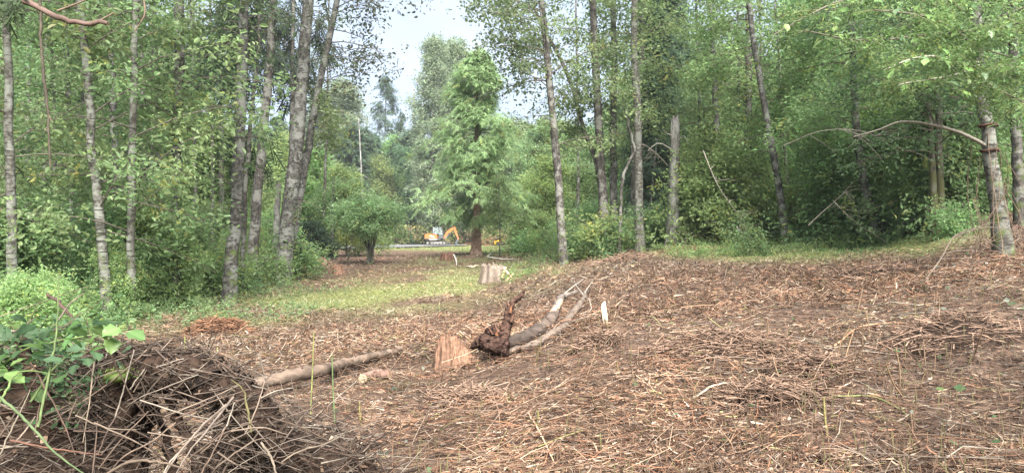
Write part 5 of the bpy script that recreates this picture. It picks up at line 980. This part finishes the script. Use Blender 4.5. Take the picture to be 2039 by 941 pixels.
    bend = r.normal(0, .2, (N, 1, 3))*Ln[:, None, None]*(s5**2)[None, :, None]; Pn = c0[:, None]+dv[:, None]*(Ln[:, None]*s5)[..., None]+bend; c = np.array([(.10, .075, .06), (.055, .04, .03), (.15, .125, .10), (.035, .026, .02)])[r.choice(4, N, p=[.35, .3, .15, .2])]*r.uniform(.6, 1.3, (N, 1))
    mb = MB(); tubes(mb, Pn, (.0012+.003*r.random(N)**2.5)[:, None]*np.array([1, 1.05, 1, .85, .5]), 4, c); mb.build('clinging_sticks', M['litter'], t, kind='stuff')
    mb = MB(); lump(mb, q(236, 748, -.12), (.05, .05, .022), (.07, .10, .02), 77, .5, 20)
    N = 500; p = q(236, 744, -.12)+r.normal(0, 1, (N, 3))*[.03, .03, .012]; d = norm(r.normal(0, 1, (N, 3))+[0, 0, .8]); sd = norm(np.cross(d, r.normal(0, 1, (N, 3)))); l = .012
    mb.quads(np.stack([p, p+d*l*.5+sd*.002, p+d*l, p+d*l*.5-sd*.002], 1), np.array((.12, .17, .03))*r.uniform(.6, 1.4, (N, 1))); mb.build('moss_patch', M['grass'], t)
rotten_log()
gs = 'loose bare sticks lying over the brush pile'
SK = [((190, 700, 3.0), (185, 740, 2.8), (178, 800, 2.7), (165, 880, 2.6), .006, (.42, .33, .24), 'pale curved stick standing nearly upright before the hollow log'),
 ((450, 805, 2.7), (390, 860, 2.5), (330, 941, 2.3), (310, 980, 2.2), .008, (.36, .29, .23), 'long pale stick slanting down from the right end of the hollow log'),
 ((465, 790, 2.65), (425, 840, 2.5), (370, 910, 2.35), (340, 960, 2.3), .007, (.33, .27, .22), 'second long pale stick crossing beside the first one'),
 ((0, 800, 3.), (60, 755, 3.1), (120, 690, 3.2), (160, 640, 3.3), .007, (.13, .09, .07), 'dark cane rising from the left edge past the green leaves'),
 ((95, 585, 3.9), (120, 605, 3.8), (145, 635, 3.7), (150, 650, 3.6), .018, (.15, .095, .075), 'thick brown broken branch poking up behind the green leaves'),
 ((115, 640, 3.4), (135, 610, 3.4), (150, 595, 3.4), (168, 583, 3.4), .008, (.4, .33, .26), 'pale splintered twig crossing the thick broken branch'),
 ((160, 662, 3.3), (230, 690, 3.2), (290, 722, 3.1), (330, 740, 3.), .011, (.12, .08, .06), 'dark long branch sloping down right behind the leaves'),
 ((320, 712, 3.1), (400, 716, 3.), (440, 722, 2.9), (473, 748, 2.9), .006, (.24, .16, .11), 'bundle-end cane pointing right over the pale grass'),
 ((300, 722, 3.1), (380, 724, 3.05), (430, 736, 3.), (470, 745, 3.), .005, (.2, .13, .09), 'thin brown cane just under the bundle-end cane'),
 ((250, 715, 3.1), (330, 720, 3.05), (390, 716, 3.), (442, 714, 2.95), .005, (.3, .22, .16), 'thin tan cane lying level along the top of the pile'),
 ((20, 875, 2.5), (90, 890, 2.5), (150, 898, 2.5), (203, 905, 2.5), .006, (.30, .15, .10), 'reddish cane lying level low on the left'),
 ((215, 941, 2.3), (260, 918, 2.3), (300, 917, 2.3), (380, 935, 2.3), .009, (.24, .18, .13), 'thick arched stick along the bottom edge below the gap'),
 ((350, 840, 2.5), (300, 880, 2.45), (250, 905, 2.4), (205, 960, 2.4), .005, (.3, .22, .16), 'thin stick curving across the gap under the log'),
 ((0, 700, 3.), (80, 660, 3.1), (150, 700, 3.), (210, 780, 2.8), .005, (.22, .16, .12), 'thin cane arching over between the leaves and the log'),
 ((500, 860, 2.6), (490, 800, 2.65), (480, 770, 2.7), (460, 755, 2.7), .008, (.22, .2, .08), 'green-brown cane bending over the right end of the log'),
 ((395, 745, 2.8), (330, 770, 2.75), (280, 790, 2.7), (250, 810, 2.7), .004, (.36, .3, .24), 'fine pale twig lying on the log face'),
 ((300, 690, 3.), (220, 760, 2.85), (130, 820, 2.7), (80, 850, 2.6), .005, (.34, .25, .18), 'long tan cane running from the log down to the left'),
 ((455, 770, 2.8), (520, 780, 2.9), (570, 800, 3.), (620, 812, 3.1), .004, (.14, .1, .07), 'thin dark cane reaching right from the end of the pile'),
 ((430, 930, 2.4), (470, 900, 2.5), (500, 880, 2.55), (560, 870, 2.7), .006, (.25, .19, .14), 'stick lying low before the right end of the pile'),
 ((0, 905, 2.3), (20, 860, 2.35), (45, 810, 2.4), (60, 775, 2.5), .005, (.36, .3, .22), 'pale curved twig at the very left bottom'),
 ((60, 720, 2.8), (100, 790, 2.6), (130, 850, 2.5), (150, 905, 2.4), .006, (.17, .11, .08), 'brown cane slanting down through the left of the pile'),
 ((235, 640, 3.2), (215, 700, 3.1), (190, 760, 3.), (150, 830, 2.8), .005, (.4, .33, .26), 'pale cane crossing in front of the moss patch'),
 ((540, 830, 2.9), (600, 850, 2.95), (660, 880, 3.), (700, 900, 3.), .006, (.2, .14, .1), 'brown stick over the dark hollow at the right of the pile'),
 ((560, 920, 2.5), (590, 900, 2.55), (640, 885, 2.6), (700, 850, 2.9), .006, (.3, .24, .17), 'tan stick crossing the lower end of the pile'),
 ((520, 880, 2.6), (540, 910, 2.55), (550, 941, 2.5), (560, 960, 2.5), .009, (.33, .27, .2), 'short pale stick slanting at the bottom of the pile')]
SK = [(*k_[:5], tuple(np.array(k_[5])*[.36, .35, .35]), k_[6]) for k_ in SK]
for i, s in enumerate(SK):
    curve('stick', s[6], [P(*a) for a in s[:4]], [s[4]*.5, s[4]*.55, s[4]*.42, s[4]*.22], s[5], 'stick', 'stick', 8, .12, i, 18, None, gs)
rr = np.random.default_rng(66)
for i in range(46):          # more loose canes of the same kind
    x, y = rr.uniform(-20, 560), rr.uniform(705, 930); Y = np.interp(y, [700, 940], [3.05, 2.35]); a = rr.normal(.35, .6)*rr.choice([1, 1, -1]); l = rr.uniform(60, 170)
    p = [P(x-math.cos(a)*l*.5, y+math.sin(a)*l*.5, Y-.05), P(x, y+rr.normal(0, 8), Y), P(x+math.cos(a)*l*.5, y-math.sin(a)*l*.5, Y+.08)]
    curve('stick', 'thin dry cane tangled in the top of the brush pile', p, [.0032, .003, .002], np.array([(.14, .105, .08), (.08, .055, .04), (.18, .15, .12), (.06, .04, .03)][i % 4]), 'stick', 'stick', 5, .1, i, 12, None, 'thin dry canes tangled in the brush pile')

# green bramble growing over the left of the pile
def bramble():
    b = G(60, 3.0); t = thing('bramble_bush', b, 'leafy green bramble growing over the left end of the brush pile', 'bramble'); r = np.random.default_rng(15); shapes = []
    for k in range(4):
        n = 9; V = []; mbk = MB(); s = np.linspace(0, 1, n); prof = np.sin(PI*s**.72)**.8*.42
        for i in range(n):
            wd = prof[i]*(1+.09*(-1)**i); V += [[-wd, s[i], .10*wd+.05*math.sin(i*1.9+k)], [-wd*.5, s[i], .14*wd], [0, s[i], -.12*s[i]**2], [wd*.5, s[i], .14*wd], [wd, s[i], .10*wd+.05*math.cos(i*2.1+k)]]
        V = np.array(V); V[:, 2] -= .18*V[:, 1]**2
        Q = [[5*i+j, 5*i+j+1, 5*i+j+6, 5*i+j+5] for i in range(n-1) for j in range(4)]; cc = np.tile(np.array([(.10, .19, .04), (.08, .165, .04), (.12, .21, .05), (.06, .115, .05)][k]), (len(V), 1)); cc[2::5] *= 1.25
        mbk.add(V, Q, cc); shapes.append(mbk.build('leaf', M['bigleaf'], None, link=False, smooth=True).data)
    canes = [[(75, 850, 2.4), (95, 760, 2.5), (110, 680, 2.6), (116, 600, 2.7), (118, 545, 2.75)], [(0, 790, 2.2), (60, 845, 2.15), (120, 910, 2.1), (180, 950, 2.1)], [(-30, 760, 2.8), (40, 700, 2.9), (150, 672, 3.), (255, 655, 3.1)], [(60, 800, 2.7), (120, 720, 2.85), (190, 680, 3.0), (250, 690, 3.1)], [(-40, 700, 2.9), (20, 660, 3), (90, 655, 3.1), (150, 665, 3.1)], [(-20, 850, 2.4), (10, 780, 2.5), (40, 740, 2.6), (110, 745, 2.7)]]
    for i, cpts in enumerate(canes):
        mb = MB(); rod(mb, [P(*a) for a in cpts], [.0048, .0042, .003, .002] if i in (0, 1) else [.005, .004, .0025], 7, [(.07, .095, .035), (.065, .09, .04), (.085, .12, .04)][i % 3], .06, i, 24); mb.build('cane', M['stick'], t, smooth=True)
    spots = [(15, 650, .11), (45, 658, .12), (78, 668, .10), (35, 690, .12), (5, 680, .12), (62, 705, .11), (100, 652, .10), (125, 672, .09), (148, 660, .11), (158, 678, .10), (172, 660, .10), (215, 655, .13), (238, 652, .12), (245, 685, .08), (190, 700, .07), (130, 738, .07), (120, 750, .07), (25, 720, .1), (50, 735, .1), (10, 742, .09), (85, 715, .09), (75, 775, .09), (62, 790, .08), (90, 700, .08), (112, 700, .06), (140, 690, .08), (2, 775, .08), (20, 765, .06), (165, 700, .06), (70, 645, .09), (20, 630, .08), (250, 712, .10), (-10, 660, .12), (-15, 710, .12), (40, 672, .09), (60, 690, .1), (14, 702, .1), (95, 730, .07), (140, 712, .06), (70, 752, .08), (35, 758, .08), (5, 725, .1), (118, 690, .07), (88, 680, .09), (52, 712, .08), (28, 668, .1), (180, 648, .09), (200, 664, .08), (225, 672, .08), (255, 660, .09), (262, 690, .06), (160, 640, .08), (205, 640, .07), (230, 640, .08), (135, 655, .08), (175, 712, .06), (215, 690, .07), (150, 725, .06)]
    for i, (x, y, s) in enumerate(spots):
        o = bpy.data.objects.new('leaf', shapes[r.integers(0, 4) if i % 5 else 3]); C.objects.link(o); o.parent = t; Y = 2.75+r.uniform(-.25, .3)
        o.location = P(x, y, Y)-np.array(t.location); s = min(s, .105)*r.uniform(.7, 1.0); o.scale = (s, s, s); o.rotation_euler = (r.uniform(-.75, .1), r.uniform(-.6, .6), r.uniform(0, 2*PI))
    fo = MB(); pts = [P(r.uniform(-30, 170), r.uniform(655, 800), r.uniform(2.8, 3.2)) for _ in range(70)]; sprays(fo, pts, r.normal(0, 1, (70, 3)), .12, 'fine', (.06, .12, .045), r); fo.build('small_leaves', M['leaf'], t, kind='stuff')
bramble()

# overhanging bare branch at the top left with a hanging dead twig
def overhang():
    b = G(-330, 3.6); t = thing('overhanging_tree', b, 'tree at the left edge showing a bare reddish branch and a hanging dead twig', 'tree')
    mb, p = trunk_mesh(np.array([b, b+[0, 0, 1.5], b+[.05, 0, 3.6], b+[.1, .1, 6]]), .11, .06, 10, 24, .3, 3); mb.build('trunk', M['dark'], t, smooth=True)
    q = lambda x, y, Y=3.0: P(x, y, Y)
    mb = MB(); rod(mb, [b+[.05, 0, 2.9], q(-180, -60, 3.3), q(-40, -25, 3.1), q(40, 0), q(80, 18), q(110, 34), q(150, 44), q(185, 47), q(214, 47)], [.04, .032, .026, .02, .019, .0165, .015, .012, .009], 12, (.085, .055, .045), .2, 6, 60, True, (.3, .2, .15)); mb.build('bare_branch', M['stick'], t, smooth=True)
    mb = MB(); rod(mb, [q(82, -20), q(81, 50), q(84, 110), q(90, 180), q(97, 240), q(98, 290), q(100, 332)], [.0065, .0065, .006, .007, .006, .005, .004], 7, (.055, .045, .032), .2, 7, 40); rod(mb, [q(97, 262), q(88, 258)], [.004, .002], 5, (.1, .08, .05), .1, 1, 4); rod(mb, [q(98, 230), q(104, 245)], [.003, .002], 5, (.1, .08, .05), .1, 1, 4); mb.build('hanging_twig', M['stick'], t, smooth=True)
    for a in [[(185, 47), (205, 38), (228, 25)], [(285, -10, 3.2), (288, 30, 3.2), (268, 62, 3.2)], [(185, 47), (188, 54)], [(130, 40), (132, 50)], [(115, 22), (160, 5), (200, -12)]]: mb = MB(); rod(mb, [q(*z) for z in a], [.005, .004, .002], 5, (.12, .085, .06), .1, 1, 8); mb.build('twig', M['stick'], t)
    fo = MB(); r = np.random.default_rng(3); pts = [q(r.uniform(-60, 45), r.uniform(-30, 12), r.uniform(2.9, 3.2)) for _ in range(34)]; sprays(fo, pts, np.array([[r.normal(0, .4), r.normal(0, .4), -.9] for _ in range(34)]), .13, 'needle', (.045, .075, .03), r, yellow=0); fo.build('needle_sprays', M['needle'], t, kind='stuff')
overhang()
haze_mb = MB(); hv = np.array([[x, y, z] for z in (-3, 36) for x, y in ((-260, -20), (260, -20), (260, 260), (-260, 260))], float)
haze_mb.add(hv, [[0, 3, 2, 1], [4, 5, 6, 7], [0, 1, 5, 4], [1, 2, 6, 5], [2, 3, 7, 6], [3, 0, 4, 7]], (1, 1, 1))
hm = bpy.data.materials.new('haze'); hm.use_nodes = True; hm.node_tree.nodes.clear(); pv = hm.node_tree.nodes.new("ShaderNodeVolumePrincipled"); ho = hm.node_tree.nodes.new("ShaderNodeOutputMaterial")
pv.inputs['Color'].default_value = (.93, .97, 1, 1); pv.inputs['Density'].default_value = .0005; pv.inputs['Anisotropy'].default_value = .2; hm.node_tree.links.new(pv.outputs[0], ho.inputs['Volume'])
haze_mb.build('haze', hm, kind='stuff')
# dead twiggy branches caught in the right-hand thicket
def dead_branch(label, pts, seed, R=.02, col=(.24, .21, .17)):
    r = np.random.default_rng(seed); q = smooth_path([P(*a) for a in pts], 14); b = q[0]; mb = MB(); tubes(mb, q[None], np.linspace(R, .005, 14)[None], 6, col)
    for k in range(13):
        i = r.integers(2, 13); d = norm(q[i]-q[i-1]); tw = limb(q[i], math.atan2(d[1], d[0])+r.choice([-1, 1])*r.uniform(.3, 1), r.uniform(-.7, .7), r.uniform(.3, 1.), 6, .3, r); tubes(mb, tw[None], np.linspace(.007, .002, 6)[None], 4, col)
    tag(mb.build('dead_branch', M['stick'], None, origin=b, smooth=True), label, 'branch')
dead_branch('pale dead branch leaning in the thicket behind the green grass', [(1610, 448, 18.6), (1640, 420, 18.4), (1672, 392, 18.2), (1700, 360, 18)], 1)
dead_branch('bare twiggy branch slanting down toward the ringed leaning trunk', [(1660, 400, 18), (1700, 440, 17.7), (1745, 470, 17.5)], 2, .016)
dead_branch('dark bare branch lying before the foot of the pale tree', [(1835, 566, 9.8), (1870, 520, 10), (1900, 470, 10.4), (1930, 462, 10.8)], 3, .014, (.12, .09, .07))
dead_branch('long thin dead branch slanting across the trunks right of the snag', [(1400, 300, 21), (1430, 370, 21.4), (1465, 420, 21.8), (1480, 440, 22)], 4, .02, (.34, .31, .26))
dead_branch('bare forked branch reaching left from behind the silver snag', [(1330, 330, 25), (1300, 300, 24.6), (1275, 285, 24.3), (1255, 292, 24)], 5, .02)
dead_branch('tangle of bare twigs arching over the right thicket', [(1560, 290, 16), (1640, 260, 15.4), (1720, 262, 15), (1790, 300, 15)], 6, .011, (.15, .13, .11))

# ------------------------------------------------------------------ machines
def box(mb, c, s, col=(.5, .5, .5), bev=.0, taper=(1, 1), shear=0):
    c = np.array(c, float); s = np.array(s, float)/2; bv = min(bev, s.min()*.9); V = []
    for sz in (-1, 1):
        tx, ty = (taper if sz > 0 else (1, 1))
        for lay in ((0, 1) if sz < 0 else (1, 0)):
            ins = bv if lay == 0 else 0; z = sz*(s[2]-(0 if lay == 0 else bv)); w_, d_ = s[0]*tx-ins, s[1]*ty-ins
            for x, y in ((-w_+bv*(lay), -d_), (w_-bv*(lay), -d_), (w_, -d_+bv*(lay)), (w_, d_-bv*(lay)), (w_-bv*(lay), d_), (-w_+bv*(lay), d_), (-w_, d_-bv*(lay)), (-w_, -d_+bv*(lay))): V.append([x+(shear if sz > 0 else 0), y, z])
    V = np.array(V)+c; Q = [[8*l+i, 8*l+(i+1) % 8, 8*l+8+(i+1) % 8, 8*l+8+i] for l in range(3) for i in range(8)]
    mb.add(V, Q, col); mb.add(V[:8], [[0, 7, 6, 5], [0, 5, 4, 1], [1, 4, 3, 2]], col); mb.add(V[24:], [[5, 6, 7, 0], [1, 4, 5, 0], [2, 3, 4, 1]], col)
def poly(mb, prof, y0, y1, col=(.5, .5, .5)):            # profile in x,z extruded along y
    p = np.array(prof, float); n = len(p); A = np.stack([p[:, 0], np.full(n, y0), p[:, 1]], 1); Bq = A.copy(); Bq[:, 1] = y1; c = (A.mean(0), Bq.mean(0))
    mb.add(np.vstack([A, Bq]), [[i, (i+1) % n, (i+1) % n+n, i+n] for i in range(n)], col)
    mb.add(np.vstack([A, c[0]]), [[(i+1) % n, i, n] for i in range(n)], col); mb.add(np.vstack([Bq, c[1]]), [[i, (i+1) % n, n] for i in range(n)], col)
def cyl(mb, c, r_, y0, y1, k=14, col=(.5, .5, .5)): poly(mb, [(c[0]+r_*math.cos(a*2*PI/k), c[1]+r_*math.sin(a*2*PI/k)) for a in range(k)], y0, y1, col)
def excavator():
    Yd = 85; b = G(870, Yd); b[2] = float(terrain(b[0], b[1], False))+.18; t = thing('excavator', b, 'small orange excavator with a grey cab parked on the gravel by the bramble bank', 'excavator'); t.scale = (.92, .92, .92)
    def part(name, mat, fn, parent=t, **k):
        mb = MB(); fn(mb); o = mb.build(name, M[mat], None, **k)
        o.parent = parent
        if parent is not t: pass
        return o
    for y in (-.75, .45):
        def tr(mb, y=y):
            pts = [(-1.15+.22*math.cos(a), .22+.22*math.sin(a)) for a in np.linspace(PI/2, 3*PI/2, 7)]+[(1.05+.22*math.cos(a), .22+.22*math.sin(a)) for a in np.linspace(-PI/2, PI/2, 7)]
            inn = [(-1.15+.15*math.cos(a), .22+.15*math.sin(a)) for a in np.linspace(PI/2, 3*PI/2, 7)]+[(1.05+.15*math.cos(a), .22+.15*math.sin(a)) for a in np.linspace(-PI/2, PI/2, 7)]; n = 14
            V = [[x, yy, z] for yy in (y, y+.32) for ring in (pts, inn) for x, z in ring]; Q = []
            for i in range(n):
                j = (i+1) % n; Q += [[i, j, j+2*n, i+2*n], [i+n, i+3*n, j+3*n, j+n], [i, i+n, j+n, j], [i+2*n, j+2*n, j+3*n, i+3*n]]
            mb.add(V, Q, (.5, .5, .5))
            for i in range(22): box(mb, (-1.1+i*.1, y+.16, .445), (.05, .34, .03)); box(mb, (-1.1+i*.1, y+.16, -.005), (.05, .34, .03))
        tk = part('track', 'rubber', tr)
        def wh(mb, y=y):
            for x, q in ((-1.15, .14), (1.05, .14), (-.6, .09), (-.2, .09), (.2, .09), (.6, .09)): cyl(mb, (x, .22 if q > .1 else .14), q, y+.04, y+.28)
            box(mb, (-.05, y+.16, .25), (1.7, .2, .12), bev=.02)
        part('track_frame', 'steel', wh, tk)
    part('undercarriage', 'blackp', lambda mb: (box(mb, (0, 0, .38), (1., 1., .2), bev=.03), cyl(mb, (0, .5), .1, -.2, .2)))
    part('blade', 'greyp', lambda mb: (poly(mb, [(1.75, .08), (1.83, .1), (1.75, .25), (1.82, .46), (1.72, .42), (1.66, .24)], -.8, .8), poly(mb, [(.9, .22), (1.7, .2), (1.7, .3), (.9, .34)], -.55, -.45), poly(mb, [(.9, .22), (1.7, .2), (1.7, .3), (.9, .34)], .45, .55)))
    part('lower_body', 'blackp', lambda mb: (box(mb, (-.45, 0, .67), (2.05, 1.5, .24), bev=.06), box(mb, (.75, 0, .66), (.5, .5, .2), bev=.04)))
    def hood(mb):
        poly(mb, [(-1.5, .8), (.12, .8), (.16, 1.0), (.05, 1.3), (-.2, 1.42), (-1.2, 1.45), (-1.45, 1.38), (-1.55, 1.2)], -.78, .78)
    hd = part('engine_cover', 'orange', hood)
    part('emblem', 'white', lambda mb: (poly(mb, [(-.72, 1.0), (-.30, .98), (-.34, 1.08), (-.55, 1.12), (-.60, 1.22), (-.86, 1.16)], -.80, -.79), poly(mb, [(-.5, .98), (-.2, .93), (-.22, .97), (-.48, 1.02)], -.80, -.79)), hd)
    part('lower_decal', 'white', lambda mb: poly(mb, [(-.95, .67), (.05, .67), (.05, .76), (-.95, .76)], -.765, -.755), hd)
    def frame(mb):
        prof = [(-.5, 1.4), (-.5, 2.28), (.62, 2.28), (.86, 1.5), (.86, .8), (.1, .8)]
        for y in (-.74, .2):
            for (a, c) in ((( -.5, 1.4), (-.47, 2.28)), ((.36, .82), (.34, 2.28)), ((.86, .8), (.80, 1.5)), ((.80, 1.5), (.66, 2.28))):
                rod(mb, [(a[0], y, a[1]), (c[0], y, c[1])], [.05, .05], 4, (.5, .5, .5), 0, 1, 2)
        poly(mb, [(-.55, 2.25), (.70, 2.25), (.66, 2.34), (-.5, 2.34)], -.79, .25)
        poly(mb, [(.36, .8), (.86, .8), (.84, 1.25), (.36, 1.25)], -.78, .24); poly(mb, [(-.55, 1.38), (.36, 1.38), (.36, 1.46), (-.55, 1.46)], -.78, .24)
    cb = part('cab', 'greyp', frame)
    part('side_window', 'glass', lambda mb: poly(mb, [(-.46, 1.46), (.33, 1.46), (.32, 2.24), (-.44, 2.24)], -.755, -.745), cb)
    part('side_window', 'glass', lambda mb: poly(mb, [(-.46, 1.46), (.33, 1.46), (.32, 2.24), (-.44, 2.24)], .195, .205), cb)
    part('door_window', 'glass', lambda mb: poly(mb, [(.38, 1.26), (.80, 1.26), (.66, 2.24), (.38, 2.24)], -.755, -.745), cb)
    part('windscreen', 'glass', lambda mb: mb.add([[.84, -.72, 1.26], [.84, .18, 1.26], [.66, .18, 2.24], [.66, -.72, 2.24]], [[0, 1, 2, 3]], (.5, .5, .5)), cb)
    part('seat', 'blackp', lambda mb: (box(mb, (-.1, -.3, 1.5), (.45, .45, .15), bev=.04), box(mb, (-.32, -.3, 1.8), (.12, .42, .55), bev=.04)), cb)
    part('boom', 'orange', lambda mb: poly(mb, [(.72, .78), (.95, .72), (1.55, 1.55), (2.35, 2.12), (2.38, 2.32), (2.2, 2.42), (1.25, 1.72)], .22, .42))
    part('boom_cylinder', 'steel', lambda mb: (rod(mb, [(1.05, .32, .78), (1.45, .32, 1.2)], [.06, .06], 8, (.5, .5, .5), 0, 1, 3), rod(mb, [(1.45, .32, 1.2), (1.8, .32, 1.62)], [.03, .03], 8, (.6, .6, .6), 0, 1, 3)))
    part('hose', 'blackp', lambda mb: rod(mb, [(.9, .2, 1.2), (1.4, .2, 1.95), (2.0, .2, 2.4), (2.35, .2, 2.3)], [.025, .025, .025], 5, (.5, .5, .5), 0, 1, 12))
    part('arm', 'orange', lambda mb: poly(mb, [(2.25, 2.45), (2.42, 2.35), (2.75, 1.2), (2.95, .75), (2.8, .68), (2.55, 1.15), (2.22, 2.0)], .25, .40))
    part('bucket', 'greyp', lambda mb: poly(mb, [(2.95, .75), (2.75, .72), (2.5, .5), (2.4, .2), (2.55, .02), (2.85, .0), (2.72, .15), (2.8, .4)], .05, .60))
excavator()
def mower():
    Yd = 86; b = G(994, Yd); b[2] = float(terrain(b[0], b[1]))+.05; t = thing('compact_machine', b, 'small yellow machine with a black engine standing behind the thin sapling', 'machine'); t.scale = (1.45, 1.45, 1.45)
    def part(name, mat, fn):
        mb = MB(); fn(mb); o = mb.build(name, M[mat], None); o.parent = t; return o
    part('body', 'yellow', lambda mb: (poly(mb, [(-.40, .05), (-.30, .05), (-.26, .22), (.42, .24), (.44, .42), (.30, .46), (.22, .40), (-.05, .42), (-.22, .36), (-.42, .40)], -.3, .3), box(mb, (.28, 0, .40), (.2, .5, .12), bev=.03)))
    part('engine', 'blackp', lambda mb: (box(mb, (-.2, 0, .5), (.34, .4, .2), bev=.05), cyl(mb, (-.24, .62), .09, -.15, .15), box(mb, (-.4, 0, .3), (.06, .5, .3), bev=.02)))
    for x in (-.14, .30):
        for y in (-.34, .24): part('wheel', 'rubber', lambda mb, x=x, y=y: cyl(mb, (x, .14), .14, y, y+.1, 16))
    part('handle', 'blackp', lambda mb: (rod(mb, [(-.35, -.2, .35), (-.55, -.2, .42)], [.015, .015], 6, (.5, .5, .5), 0, 1, 3), rod(mb, [(-.35, .2, .35), (-.55, .2, .42)], [.015, .015], 6, (.5, .5, .5), 0, 1, 3)))
mower()

print('TRIS', sum(len(m.loops)-2*len(m.polygons) for m in bpy.data.meshes if m.users))
